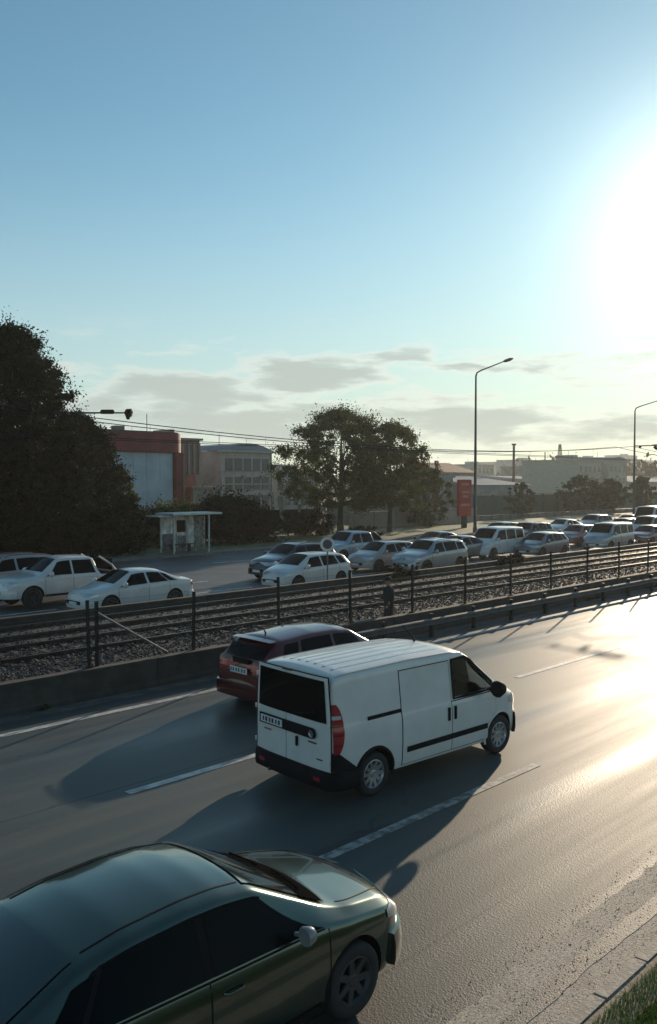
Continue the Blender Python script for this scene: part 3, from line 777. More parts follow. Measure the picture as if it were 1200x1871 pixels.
BODYMESH = {}
def make_car(kind, label, cat, pm, step=.07, group=None, rimm=None, hero=False, name=None):
    d = TYPES[kind]; sh = Shape(d)
    t = thing(name or {'near_sedan': 'sedan_car', 'sedan': 'sedan_car', 'hatch': 'hatchback_car', 'suv': 'sport_utility_car', 'minivan': 'minivan', 'minibus': 'minibus', 'pickup': 'pickup_truck'}[kind], label, cat, group=group)
    wl = [(d['fw'], d['r']+.055), (d['rw'], d['r']+.055)]
    wmax = max(p[1] for p in d['w'])
    me = sh.body_mesh(step, wl, dict(r=d['r'], yi=wmax-.36))
    me.materials[0] = pm; me.materials[1] = M_BLACK
    b = link('body', me, [], t, 42)
    for sd in (-1, 1):
        for i, wn in enumerate(d['wins']):
            Pp(side_window(sh, *wn, sd=sd, t0=.04, t1=.86), 'side_window', M_GLASS, t)
        if d['quarter']: Pp(side_window(sh, *d['quarter'], sd=sd, t0=.06, t1=.82, nu=8), 'side_window', M_GLASS, t)
    Pp(top_patch(sh, d['screen'][0], d['screen'][1]), 'windscreen', M_GLASS, t)
    # rear screen
    xa, xb = d['rear']
    if xb-xa > .3: Pp(top_patch(sh, xa, xb, bow0=.04), 'rear_window', M_GLASS, t)
    else:
        zr0 = float(sh.belt(xa))+.03; zr1 = float(sh.zt(xb))-.09
        def fr(u, v):
            z = zr0+(zr1-zr0)*v; 
            # x of the tail at height z
            xs = np.linspace(sh.x0, sh.x0+.7, 140); zt = sh.zt(xs); k = int(np.argmax(zt >= z)) if (zt >= z).any() else 139
            y = (2*u-1)*(float(sh.ws_(xs[k]))-.07*(1)); return (xs[k]-.022-.01*0+.05*(2*u-1)**2, y, z+.008)
        Pp(grid_patch(fr, 12, 8), 'rear_window', M_GLASS, t)
    # lamps: corner wrapping
    zh = float(sh.zt(sh.x1-.25))-.14
    for sd in (-1, 1):
        def fh(u, v, sd=sd):
            x = sh.x1-.42+.34*u; z = zh+(v-.5)*(.07+.09*u)+.03*(1-u); return (x+.004, sd*(sh.flank_z(x, z)+.012), z)
        Pp(grid_patch(fh, 8, 4), 'headlight', M_LAMPW, t)
        zr = float(sh.belt(sh.x0+.1))-.06
        hh = .34 if kind in ('minivan', 'minibus') else .17
        def fl(u, v, sd=sd):
            x = sh.x0+.03+.16*u; z = zr-hh*.5+(v-.5)*hh*(1-.4*u); return (x-.004, sd*(sh.flank_z(x, z)+.012), z)
        Pp(grid_patch(fl, 6, 5), 'tail_lamp', M_LAMPR, t)
    zf = float(sh.floor(sh.x1))
    P(outline_band(sh, 1, .36, zf-.03, zf+.26), 'front_bumper', pm, t, 40)
    P(outline_band(sh, -1, .34, zf-.0, zf+.28), 'rear_bumper', pm, t, 40)
    MB().box((sh.x1+.062, 0, zf+.17), (.02, .9, .12)).build('grille', M_BLACK, t, bevel=.006)
    MB().box((sh.x1+.075, 0, zf+.14), (.012, .5, .11)).build('number_plate', M_PLATE, t)
    MB().box((sh.x0-.075, 0, zf+.2), (.012, .5, .11)).build('number_plate', M_PLATE, t)
    # door seams
    for sd in (-1, 1):
        for xs_ in (d['wins'][0][0]-.05, d['wins'][0][1]+.05, d['wins'][-1][0]-.04):
            z0, z1 = float(sh.floor(xs_))+.06, float(sh.belt(xs_))-.01
            Pp(flank_patch(sh, xs_-.005, xs_+.005, z0, z1, sd, .003, 1, 8), 'door_seam', M_BLACK, t)
        xh = d['wins'][0][0]+.06
        for xx in (xh, d['wins'][-1][0]+.06 if len(d['wins']) > 1 else xh):
            zz = float(sh.belt(xx))-.12; yy = sh.flank_z(xx, zz)
            MB().tube([(xx, sd*(yy+.0), zz), (xx+.03, sd*(yy+.03), zz), (xx+.15, sd*(yy+.03), zz), (xx+.18, sd*yy, zz)], .012, 6).build('door_handle', pm, t, 60)
        x0_, x1_ = d['rw']+d['r']+.08, d['fw']-d['r']-.08
        Pp(flank_patch(sh, x0_, x1_, float(sh.floor(0))+.01, float(sh.floor(0))+.09, sd, .012, 12, 2), 'sill_trim', M_BLACK, t)
    xm = d['wins'][0][1]-(.30 if kind == 'near_sedan' else .1); mirror(t, xm, float(sh.w_(xm)), float(sh.belt(xm))+.08, mat('mirror_shell', (.26, .27, .27), .35, .3, coat=.3) if kind == 'near_sedan' else pm, .72 if kind == 'near_sedan' else 1.0)
    if d.get('rails'):
        for sd in (-1, 1):
            pts = [(x, sd*(sh.crown(x, .93)[0]), sh.crown(x, .93)[1]+(.05 if -1.5 < x < .2 else .0)) for x in (-1.6, -1.45, -.6, .1, .25)]
            MB().tube(pts, .018, 6).build('roof_rail', M_STEEL, t, 60)
    if d.get('bed'):
        for sd in (-1, 1):
            MB().tube([(-1.95, sd*.78, 1.05), (-1.75, sd*.70, 1.35), (-1.25, sd*.66, 1.68)], .035, 8).build('styling_bar', pm, t, 60)
        MB().box((-1.85, 0, 1.072), (1.15, 1.45, .012)).build('bed_floor', M_BLACK, t)
    add_wheels(t, (d['fw'], d['rw']), wmax-.11, d['r'], .2, 7 if kind != 'pickup' else 6, rimm)
    return t, sh
def recolor(t, pm, old):
    for ch in t.children:
        if ch.name.split('.')[0] in ('body', 'front_bumper', 'rear_bumper', 'mirror', 'door_handle', 'styling_bar'):
            if ch.material_slots and ch.material_slots[0].material == old:
                ch.material_slots[0].link = 'OBJECT'; ch.material_slots[0].material = pm
PN = dict(white=paint('white', (.56, .565, .55), rough=.35), silver=paint('silver', (.30, .32, .33), .4, .3), grey=paint('grey', (.14, .15, .16), .4),
          navy=paint('navy', (.02, .03, .055), .3), black=paint('black', (.015, .016, .018), .2), maroon=paint('maroon', (.10, .012, .022), .3),
          dgreen=paint('bottle_green', (.072, .102, .082), .85, .2), red=paint('red', (.075, .004, .008), .3, .26), pink=paint('dusty_red', (.22, .08, .08), .2),
          cream=paint('cream', (.29, .30, .29)), ltblue=paint('light_blue', (.25, .33, .40), .3))
G = 'vehicles queuing on the opposite road'
protos = {}
def far_car(kind, px, Y, color, label, cat=None, rz=0):
    cat = cat or {'sedan': 'car', 'hatch': 'car', 'suv': 'car', 'minivan': 'van', 'minibus': 'minibus', 'pickup': 'pickup truck'}[kind]
    if kind not in protos:
        t, sh = make_car(kind, label, cat, PN[color], step=.09, group=G, rimm=M_DARKRIM); protos[kind] = (t, PN[color])
    else:
        src, old = protos[kind]; t = copy_tree(src); tag(t, label, cat, G)
        if PN[color] != old: recolor(t, PN[color], old)
    x, Z = atY(px, Y); t.location = (x, Y, .004); t.rotation_euler = (0, 0, math.pi+R(rz)); t.scale = (1, 1, 1)
    return t
bpy.context.view_layer.update()
L1, L2, L3, L4 = 26.4, 29.3, 32.7, 36.2
far_car('sedan', 238, L1, 'white', 'white sedan on the far road, overlapping the rear of the pickup')
far_car('pickup', 108, 29.6, 'white', 'white double cab pickup truck at the left, below the big dark tree')
far_car('suv', 5, L3, 'silver', 'grey car cut by the left edge, beyond the white pickup')
far_car('hatch', 560, L1, 'white', 'white hatchback with rounded tail, in front of the dark blue car')
far_car('suv', 535, L2+.1, 'navy', 'dark blue car half hidden behind the white hatchback')
far_car('pickup', 640, L3+.3, 'ltblue', 'pale blue pickup behind the round road sign')
far_car('hatch', 700, 28.9, 'cream', 'cream hatchback below the two leafy trees, behind the nearest white one')
far_car('suv', 785, L1, 'silver', 'silver estate car beside the wall, left of the fence post by the weeds')
far_car('sedan', 838, L2, 'grey', 'mid grey sedan just left of the white minivan')
far_car('sedan', 798, L3, 'navy', 'dark sedan beyond the grey one, by the beige yard wall')
far_car('minivan', 903, 28.9, 'white', 'white minivan with side windows at the foot of the tall street lamp')
far_car('hatch', 990, 27.2, 'grey', 'dark grey hatchback in front of the black sport utility car')
far_car('suv', 965, L3, 'black', 'black sport utility car right of the white minivan')
far_car('hatch', 1058, L2+.8, 'pink', 'dusty red hatchback between grey hatchback and silver minibus')
far_car('minivan', 1112, L1+.2, 'silver', 'silver minivan standing close to the far wall near the right edge')
far_car('sedan', 1186, L1+.2, 'maroon', 'maroon sedan behind the silver minivan at the right edge')
far_car('minivan', 1186, L2+.3, 'cream', 'cream minivan at the right edge, beyond the maroon sedan')
far_car('minibus', 1196, L3+.3, 'white', 'tall white minibus cut by the right edge')
far_car('sedan', 1030, L4, 'white', 'white sedan in the farthest lane, behind the dusty red hatchback')
far_car('suv', 1085, L4, 'grey', 'grey car in the farthest lane below the round hazy trees')
far_car('hatch', 1140, L3, 'red', 'red hatchback in the third lane beyond the silver minivan')
far_car('hatch', 915, L4, 'black', 'dark hatchback in the farthest lane, behind the white minivan')
far_car('sedan', 1150, L4+.2, 'black', 'black sedan in the farthest lane near the right edge')

# ------------------------------------------------------------------ dark green sedan in the near lane
TYPES['near_sedan'] = dict(TYPES['sedan'],
    top=[(-2.2, .6), (-2.17, .94), (-2.1, 1.02), (-1.85, 1.06), (-1.72, 1.1), (-1.1, 1.36), (-.7, 1.43), (-.2, 1.455), (.1, 1.445), (.4, 1.40), (1.1, 1.03), (1.25, .98), (1.85, .87), (2.08, .76), (2.18, .6), (2.2, .5)],
    ws=[(-2.2, .52), (-2.1, .66), (-1.75, .72), (-1.1, .655), (0, .645), (.4, .63), (1.15, .71), (1.4, .74), (1.9, .67), (2.1, .54), (2.2, .4)],
    rear=(-1.74, -1.1), wins=[(-.12, .98, -.10, .42), (-1.15, -.2, -.92, -.18)], quarter=(-1.52, -1.2, -1.16, -.98))
def near_sedan():
    t, sh = make_car('near_sedan', 'dark green sedan cut by the bottom left corner, nearest vehicle in the near lane', 'car', PN['dgreen'], step=.035, rimm=M_DARKRIM)
    M_REAR = mat('tinted_rear_glass', (.05, .065, .06), .12, .5, var=0, coat=1)
    for ch in t.children:
        if ch.name.startswith('rear_window'): ch.data.materials[0] = M_REAR
        if ch.name.startswith('windscreen'): ch.data.materials[0] = mat('windscreen_sheen', (.07, .09, .08), .1, .55, var=.3, vscale=2, coat=1)
    # roof ditches, cowl, wipers, headlight detail, bonnet seam
    for sd in (-1, 1):
        vs = []; fs = []
        def fn(u, v, sd=sd):
            x = -1.0+1.35*u; y, z = sh.crown(x, .80+.02*v); return (x, sd*y, z+.004)
        Pp(grid_patch(fn, 20, 1), 'roof_ditch', M_BLACK, t)
        def fs_(u, v, sd=sd):
            x = 1.30+.72*u; s = .90-.1*u*u+.014*v; y, z = sh.crown(x, s); return (x, sd*y, z+.004)
        Pp(grid_patch(fs_, 20, 1), 'bonnet_seam', M_BLACK, t)
    def fc(u, v):
        s = (2*u-1)*.92; x = 1.0+.23*v-.09*s*s; y, z = sh.crown(x, s); return (x, y, z+.016)
    Pp(grid_patch(fc, 20, 3), 'cowl', mat('cowl_matt', (.008, .008, .008), .9, spec=.02), t)
    for sd in (-1, 1):
        Pp(side_window(sh, -1.52, .98, -1.0, .44, sd=sd, t0=.04, t1=.88, off=.0045, nu=24), 'window_pillar', M_BLACK, t)
    for s0, s1, x1 in ((-.05, -.75, .95), (.75, .05, 0.97)):
        pts = []
        for i in range(8):
            u = i/7; s = s0+(s1-s0)*u; x = 1.13-.10*u-.05*s*s; y, z = sh.crown(x, s); pts.append((x, y, z+.035))
        MB().tube(pts, .008, 6).build('wiper', mat('cowl_matt', (.008, .008, .008), .9, spec=.02), t)
    # seals round the glass
    for sd in (-1, 1):
        for tt in (.0, .89):
            pts = [(x, sd*(sh.side(x, tt)[0]+.007), sh.side(x, tt)[1]) for x in np.linspace(-1.35 if tt == 0 else -.95, .98 if tt == 0 else .45, 24)]
            MB().tube(pts, .008, 5).build('window_trim', M_BLACK, t)
    t.location = (3.86, 5.68, .004); t.rotation_euler.z = R(-.5)
    return t
near_sedan()
# ------------------------------------------------------------------ red hatchback beyond the van
def red_car():
    t, sh = make_car('hatch', 'dark red hatchback driving in the middle lane, partly hidden by the white van', 'car', PN['red'], step=.04)
    MB().tube([(-1.35, 0, 1.44), (-1.42, 0, 1.56)], [.02, .006], 6).build('antenna', M_BLACK, t)
    MB().box((-1.99, 0, .98), (.02, .5, .11)).build('plate_frame', M_BLACK, t)
    def spf(u, v):
        s = (2*u-1); x = -1.62-.16*v+.04*s*s; return (x, s*.6, 1.40-.02*v-.02*s*s)
    Pp(grid_patch(spf, 12, 3), 'spoiler', PN['red'], t)
    m = MB()
    m.box((-2.055, 0, .80), (.012, .52, .12)); m.build('number_plate', M_PLATE, t)
    for i, yy in enumerate((-.2, -.12, -.02, .06, .15, .22)):
        MB().box((-2.0635, yy, .80), (.004, .035, .07)).build('plate_character', M_INK, t)
    for ch in list(t.children):
        if ch.name.startswith('number_plate') and abs(ch.data.vertices[0].co.z-.80) > .07 and ch.data.vertices[0].co.x < 0: bpy.data.objects.remove(ch)
    t.location = (12.75, 13.0, .004); t.rotation_euler.z = R(-1)
red_car()

# ------------------------------------------------------------------ white panel van
def white_van():
    d = dict(
        top=[(-2.24, .6), (-2.235, 1.45), (-2.2, 1.78), (-2.14, 1.845), (-1.9, 1.875), (-.6, 1.90), (.35, 1.885), (.62, 1.84), (.8, 1.75), (1.5, 1.22), (1.64, 1.14), (2.0, 1.02), (2.16, .90), (2.25, .7), (2.27, .55)],
        w=[(-2.24, .80), (-2.2, .855), (-2.1, .895), (-1.8, .915), (1.3, .915), (1.7, .88), (1.95, .80), (2.12, .68), (2.27, .48)],
        ws=[(-2.24, .74), (-2.15, .79), (-1.9, .80), (.3, .80), (.7, .765), (1.5, .77), (1.7, .77), (2.0, .66), (2.27, .42)],
        belt=[(-2.24, 1.12), (.3, 1.09), (1.4, 1.06), (2.27, .84)], drop=[(-2.24, .07), (.5, .07), (1.5, .05), (2.27, .08)],
        floor=[(-2.24, .36), (-2.0, .27), (1.8, .24), (2.27, .3)], sig=.03)
    sh = Shape(d); wp = paint('van_white', (.66, .655, .62), rough=.38)
    t = thing('panel_van', 'white panel van with black rear bumper driving in the middle of the near road', 'van')
    fw, rw, r = 1.45, -1.45, .315
    def extra(m):     # hollow cab: prism through both doors, forward through the windscreen
        poly = [(.30, 1.13), (.30, 1.70), (.68, 1.70), (.86, 1.62), (1.36, 1.22), (1.36, 1.13)]
        n = len(poly); vs = [(x, -1.2, z) for x, z in poly]+[(x, 1.2, z) for x, z in poly]
        m.add(vs, [tuple(range(n-1, -1, -1)), tuple(range(n, 2*n))]+[(i, (i+1) % n, n+(i+1) % n, n+i) for i in range(n)])
    me = sh.body_mesh(.035, [(fw, r+.06), (rw, r+.06)], dict(r=r, yi=.56), extra=extra)
    me.materials[0] = wp
    link('body', me, [], t, 40)
    # windscreen cut is kept as glass over a dark recess
    Pp(top_patch(sh, 1.5, .76, s0=.90, s1=.88, bow0=.08, bow1=.02), 'windscreen', M_GLASS, t)
    # clear door glass
    g = bpy.data.materials.new('clear_glass'); g.use_nodes = True
    b = g.node_tree.nodes['Principled BSDF']; b.inputs['Base Color'].default_value = (.75, .8, .8, 1); b.inputs['Transmission Weight'].default_value = 1; b.inputs['Roughness'].default_value = .02; b.inputs['IOR'].default_value = 1.45
    for sd in (-1, 1):
        def fw_(u, v, sd=sd):
            x = (.30+1.06*u)*(1-v)+(.30+.42*u)*v; z = 1.12+.6*v-(.0)*u; zs = sh.q(x)[3]; z = min(z, zs-.06)
            return (x, sd*(sh.flank_z(x, z)-.012), z)
        Pp(grid_patch(fw_, 14, 8), 'door_window', g, t)
        # black frame of the door window
        ring = []
        for u in np.linspace(0, 1, 12): ring.append((.29+1.10*u, 1.11))
        for u in np.linspace(0, 1, 8)[1:]: ring.append((1.39-.58*u, 1.11+.52*u))
        for u in np.linspace(0, 1, 5)[1:]: ring.append((.81-.15*u, 1.63+.08*u))
        for u in np.linspace(0, 1, 6)[1:]: ring.append((.66-.37*u, 1.71))
        for u in np.linspace(0, 1, 6)[1:-1]: ring.append((.29, 1.71-.60*u))
        cx, cz = .72, 1.36; vs = []; n = len(ring)
        for k, (x, z) in enumerate(ring):
            dx, dz = x-cx, z-cz; l = math.hypot(dx, dz)
            wdt = .05 if (x > .8 and z > 1.12) else .028
            for off, ww in ((.012, -wdt), (.012, .022)):
                xx, zz = x+dx/l*ww, z+dz/l*ww
                vs.append((xx, sd*(sh.flank_z(xx, zz)+off), zz))
        fs = [(2*k, 2*k+1, 2*((k+1) % n)+1, 2*((k+1) % n)) for k in range(n)]
        Pp((vs, fs), 'window_frame', M_BLACK, t)
        # doors: seam panel and door skin
        for nm, xa, xb in (('sliding_door', -.88, .22), ('front_door', .235, 1.32)):
            zt_ = 1.70 if nm == 'sliding_door' else 1.07
            z0 = .33
            xa2 = xa; xb2 = xb
            if nm == 'front_door':
                xb2 = 1.12
                fnl = lambda u, v, e=0: (xa+( (xb2 if v < .35 else xb2+(xb-xb2)*min((v-.35)/.2, 1)) -xa)*u, z0+(zt_-z0)*v)
            else: fnl = lambda u, v, e=0: (xa+(xb-xa)*u, z0+(zt_-z0)*v)
            def seam(u, v):
                x, z = fnl(u, v); x += .014*(u-.5)*2; z += .012*(v-.5)*2; return (x, sd*(sh.flank_z(x, z)+.0025), z)
            def skin(u, v):
                x, z = fnl(u, v); return (x, sd*(sh.flank_z(x, z)+.0085), z)
            Pp(grid_patch(seam, 16, 24), 'door_gap', M_BLACK, t)
            dd = Pp(grid_patch(skin, 16, 24), nm, wp, t)
            hx = .145 if nm == 'sliding_door' else .295
            hy = sh.flank_z(hx, .9)
            MB().box((hx, sd*(hy+.018), .90), (.05, .03, .21)).build('door_handle', M_BLACK, dd, 40, bevel=.01)
        # slider rail, lower moulding
        Pp(flank_patch(sh, -1.58, -.90, 1.11, 1.165, sd, .012, 10, 2), 'slider_rail', M_BLACK, t)
        Pp(flank_patch(sh, -.80, 1.10, .50, .585, sd, .020, 14, 2), 'side_moulding', M_BLACK, t)
        # black arch trims
        for wx in (fw, rw):
            vs = []; fs = []; n = 22
            for k in range(n+1):
                a = math.pi*(-.08+1.16*k/n)
                for rr, off in ((r+.052, .0), (r+.056, .016), (r+.088, .012), (r+.09, .0)):
                    x = wx+rr*math.cos(a); z = r+.01+rr*math.sin(a); vs.append((x, sd*(sh.flank_z(x, max(z, .29))+off), z))
            for k in range(n):
                for q in range(3): fs.append((k*4+q, k*4+q+1, k*4+q+5, k*4+q+4))
            P((vs, fs), 'wheel_arch_trim', M_BLACK if wx == rw else wp, t)
        # tail lamp: tall red wrap at rear corner
        def tl(u, v, sd=sd):
            z = .74+.68*v; hw = .17*(math.sin(math.pi*min(max(v*.9+.06, 0), 1))**.45)
            x = -2.225+.02+hw*u; return (x, sd*(sh.flank_z(x, z)+.016), z)
        Pp(grid_patch(tl, 8, 14), 'tail_lamp', M_LAMPR, t)
        def hl(u, v, sd=sd):
            x = 1.72+.42*u; z = .86+(v-.5)*(.10+.12*u)-.03*u; return (x, sd*(sh.flank_z(x, z)+.010), z)
        Pp(grid_patch(hl, 8, 4), 'headlight', M_LAMPW, t)
        # roof gutter
        vs, fs = grid_patch(lambda u, v, sd=sd: (-2.1+2.75*u, sd*(sh.crown(-2.1+2.75*u, .955+.02*v)[0]), sh.crown(-2.1+2.75*u, .955+.02*v)[1]+.0), 20, 1)
        Pp((vs, fs), 'roof_gutter', mat('gutter_sealer', (.25, .26, .27), .6), t)
    # lower cladding behind the rear wheel + bumpers
    P(outline_band(sh, -1, .44, .24, .50, off=.012, bulge=.045, n=14), 'rear_bumper', M_BLACK, t, 40)
    for sd in (-1, 1):
        def cl(u, v, sd=sd):
            z = .5+.26*v; x = -2.225+(.52-.42*v)*u*.8; return (x, sd*(sh.flank_z(x, z)+.014), z)
        Pp(grid_patch(cl, 10, 5), 'corner_cladding', M_BLACK, t)
    P(outline_band(sh, 1, .30, .24, .60, off=.01, bulge=.03, n=14), 'front_bumper', M_BLACK, t, 40)
    MB().box((2.29, 0, .72), (.02, 1.0, .12)).build('grille', M_BLACK, t, bevel=.01)
    # roof ribs
    for yy in (-.54, -.36, -.18, 0, .18, .36, .54):
        def rb(u, v, yy=yy):
            x = -1.95+2.2*u; s = yy/float(sh.ws_(x)); y, z = sh.crown(x, s); pr = [0, .010, .010, 0][int(round(v*3))]
            return (x, yy+(v-.5)*.075, z-.003+pr+.0*u)
        P(grid_patch(rb, 16, 3), 'roof_rib', wp, t, 30)
    # rear doors: flat panels proud of the tail
    xr = -2.252
    def yb(z): return float(np.interp(z, [.5, .9, 1.3, 1.78], [.83, .83, .82, .775]))
    for nm, ya, ybb in (('rear_door', .004, 1), ('rear_door', -1, -.10)):
        def rd(u, v):
            z = .50+1.28*v; lo = -.085 if nm else 0
            return None
    def door(ya, yb_, nm='rear_door'):
        def f(u, v):
            z = .45+1.34*v; wv = yb(z); a = ya if abs(ya) < .5 else math.copysign(wv, ya); b = yb_ if abs(yb_) < .5 else math.copysign(wv, yb_)
            y = a+(b-a)*u; return (xr-.018+.03*(abs(y)/.8)**4, y, z)
        return Pp(grid_patch(f, 14, 14), nm, wp, t)
    dl = door(.106, .9); drr = door(-.9, .094)
    def gp(u, v):
        z = .43+1.375*v; y = (2*u-1)*(yb(z)+.012); return (xr-.006+.03*(abs(y)/.8)**4, y, z)
    Pp(grid_patch(gp, 14, 10), 'door_gap', M_BLACK, t)
    def win(u, v):
        z = 1.16+.585*v; hw = .765-.045*v; cu = 2*u-1
        y = hw*cu; 
        return (xr-.030+.03*(abs(y)/.8)**4, y, z+.0)
    Pp(grid_patch(win, 16, 6), 'rear_window', M_GLASS, t)
    # black plate strip with rounded right end, plate at its left
    vs = []; n = 12
    pts = [(.70, .905), (.70, 1.055)]+[(-.50-.075*math.sin(math.pi*k/n), .98+.075*math.cos(math.pi*k/n)) for k in range(n+1)]
    m = MB(); k = len(pts); vs = [(xr-.030+.0, y, z) for y, z in pts]+[(xr-.045, y, z) for y, z in pts]
    m.add(vs, [tuple(range(k)), tuple(range(2*k-1, k-1, -1))]+[(i, (i+1) % k, k+(i+1) % k, k+i) for i in range(k)])
    me = m.mesh('plate_strip'); fixnormals(me); link('plate_strip', me, M_BLACK, t)
    MB().box((xr-.049, .41, .98), (.008, .50, .105)).build('number_plate', M_PLATE, t)
    for i, yy in enumerate((.57, .50, .42, .35, .27, .20)):
        MB().box((xr-.055, yy+.025, .98), (.004, .042 if i % 2 else .03, .065)).build('plate_character', M_INK, t)
    MB().lathe([(.001, -.004), (.042, -.004), (.048, .004)], 20, axis='Z')
    em = MB(); em.lathe([(.001, -.0), (.046, -.0), (.05, .008)], 20); 
    eo = em.build('round_emblem', M_CHROME, t, 40); eo.location = (xr-.05, -.50, .98); eo.rotation_euler = (0, 0, R(90))
    MB().box((xr-.030, .06, 1.80), (.03, .20, .025)).build('brake_lamp', M_BLACK, t)
    MB().box((xr-.026, -.49, .85), (.006, .17, .02)).build('badge', M_DARKRIM, t)
    MB().box((xr-.024, -.64, .64), (.006, .12, .014)).build('badge', M_DARKRIM, t)
    MB().box((xr-.032, .52, .83), (.006, .16, .02)).build('badge', mat('badge_red', (.3, .1, .1), .5), t)
    mirror(t, 1.16, .93, 1.15, M_BLACK, 1.25)
    # seats and wheel inside the cab
    for yy in (-.38, .38):
        MB().box((.42, yy, 1.2), (.12, .46, .14)).build('seat_back', M_SEAT, t, bevel=.03)
        MB().box((.42, yy, 1.36), (.09, .24, .12)).build('headrest', M_SEAT, t, bevel=.03)
    tl_ = MB()
    pts = [(1.08+.06*math.sin(a), .38+.18*math.cos(a), 1.22+.16*math.sin(a)) for a in np.linspace(0, 2*math.pi, 20)]
    tl_.tube(pts, .016, 6).build('steering_wheel', M_BLACK, t)
    MB().box((1.25, 0, 1.15), (.2, 1.5, .05)).build('dashboard', M_BLACK, t)
    for zz in (.62, 1.12, 1.62):
        for sg in (-1, 1): MB().tube([(xr-.012, sg*(yb(zz)+.004), zz-.03), (xr-.012, sg*(yb(zz)+.004), zz+.03)], .012, 8).build('hinge', wp, t, 60)
    MB().tube([(xr-.04, -.10, 1.20), (xr-.045, -.36, 1.24), (xr-.045, -.58, 1.30)], .008, 6).build('rear_wiper', M_BLACK, t)
    MB().box((xr-.035, -.16, .80), (.03, .04, .14)).build('rear_door_handle', M_BLACK, t, bevel=.006)
    for sg in (-1, 1):
        for zz, hh, mm in ((1.24, .05, M_LAMPW), (1.00, .012, M_BLACK), (1.12, .010, M_BLACK), (.86, .010, M_BLACK)):
            def seg(u, v, sg=sg, zz=zz, hh=hh):
                z = zz+(v-.5)*hh; x = -2.205+.13*u; return (x, sg*(sh.flank_z(x, z)+.021), z)
            Pp(grid_patch(seg, 4, 2), 'lamp_segment', mm, t)
    MB().tube([(.35, 0, 1.88), (.28, 0, 1.98), (.05, 0, 2.18)], [.02, .008, .004], 6).build('antenna', M_BLACK, t)
    MB().box((xr-.052, -.1, .33), (.02, .30, .10)).build('bumper_step', M_DARKRIM, t)
    for sg in (-1, 1): MB().box((xr-.055, sg*.62, .37), (.015, .13, .05)).build('reflector', M_LAMPR, t)
    MB().tube([(-2.1, .45, .25), (-2.32, .45, .25)], .028, 8).build('exhaust_pipe', M_STEEL, t)
    add_wheels(t, (fw, rw), .80, r, .2, 10)
    t.location = (10.62, 8.86, .004); t.rotation_euler.z = R(-3.8)
white_van()

# ================================================================== person behind the fence
def person():
    x, Z = atY(711, 16.62)
    t = thing('person', 'person in dark jacket and cap standing behind the near fence, facing the tracks', 'person', (x, 16.62, -.06), R(160))
    V = [(0, 0, .92), (0, 0, 1.12), (0, 0, 1.34), (.02, 0, 1.44), (.03, 0, 1.52), (.04, 0, 1.60), (.03, 0, 1.68),
         (0, .19, 1.36), (.02, .25, 1.12), (.14, .22, .93), (0, -.19, 1.36), (.03, -.25, 1.12), (.20, -.20, 1.02),
         (0, .10, .86), (.02, .12, .48), (-.01, .12, .08), (.14, .13, .03), (0, -.10, .86), (.03, -.12, .48), (-.02, -.12, .08), (.13, -.13, .03)]
    E = [(0, 1), (1, 2), (2, 3), (3, 4), (4, 5), (5, 6), (2, 7), (7, 8), (8, 9), (2, 10), (10, 11), (11, 12), (0, 13), (13, 14), (14, 15), (15, 16), (0, 17), (17, 18), (18, 19), (19, 20)]
    rad = [.15, .145, .17, .06, .06, .095, .075, .075, .055, .038, .075, .055, .038, .10, .07, .05, .04, .10, .07, .05, .04]
    me = bpy.data.meshes.new('body'); me.from_pydata(V, E, []); me.update()
    o = bpy.data.objects.new('body', me); COL.objects.link(o)
    o.modifiers.new('skin', 'SKIN'); o.modifiers.new('sub', 'SUBSURF').levels = 2; o.modifiers['sub'].render_levels = 2
    for i, sv in enumerate(o.data.skin_vertices[0].data): sv.radius = (rad[i], rad[i]); sv.use_root = (i == 0)
    dg = bpy.context.evaluated_depsgraph_get(); dg.update(); nm = bpy.data.meshes.new_from_object(o.evaluated_get(dg)); bpy.data.objects.remove(o)
    cloth = mat('dark_jacket', (.022, .022, .024), .9, bump=.3, bscale=15); skin = mat('skin', (.35, .2, .14), .6); tr = mat('dark_trousers', (.02, .021, .026), .9)
    nm.materials.clear(); nm.materials.append(cloth); nm.materials.append(skin); nm.materials.append(tr)
    for p in nm.polygons:
        z = p.center.z; r = abs(p.center.y)
        p.material_index = 1 if (z > 1.47 or (p.center.x > .12 and .85 < z < 1.05 and r > .15)) else (2 if z < .86 else 0)
    link('body', nm, [], t, 60)
    cap = MB().lathe([(.105, -.02), (.108, .02), (.09, .07), (.05, .10), (.001, .11)], 18, (.035, 0, 1.64), 'Z')
    cap.add([(.12, -.06, 1.63), (.20, -.04, 1.62), (.20, .04, 1.62), (.12, .06, 1.63), (.12, -.06, 1.645), (.20, -.04, 1.632), (.20, .04, 1.632), (.12, .06, 1.645)], [(0, 1, 2, 3), (7, 6, 5, 4), (0, 4, 5, 1), (1, 5, 6, 2), (2, 6, 7, 3), (3, 7, 4, 0)])
    cap.build('cap', mat('cap_black', (.015, .015, .016), .9), t, 60)
    MB().lathe([(.001, .06), (.012, .045), (.016, .02), (.001, 0)], 8, (.135, 0, 1.55), 'Z').build('nose', skin, t, 60)
    for sd in (-1, 1):
        hx, hy, hz = (.155, .215, .90) if sd > 0 else (.215, -.195, 1.0)
        for k in range(5):
            dx = (k-2)*.018; ln = (.05, .075, .08, .072, .055)[k]
            a = Vector((hx+.01, hy+dx*.8, hz)); b = a+Vector((ln*.6, (dx*1.2 if k else -.02), -ln*.5)); c = b+Vector((ln*.1, 0, -ln*.5))
            MB().tube([a, b, c], [.010, .009, .007], 6).build('finger', skin, t, 60)
        MB().lathe([(.001, -.02), (.018, -.01), (.02, .01), (.001, .03)], 8, (.03, sd*.098, 1.575), 'Z').build('ear', skin, t, 60)
person()

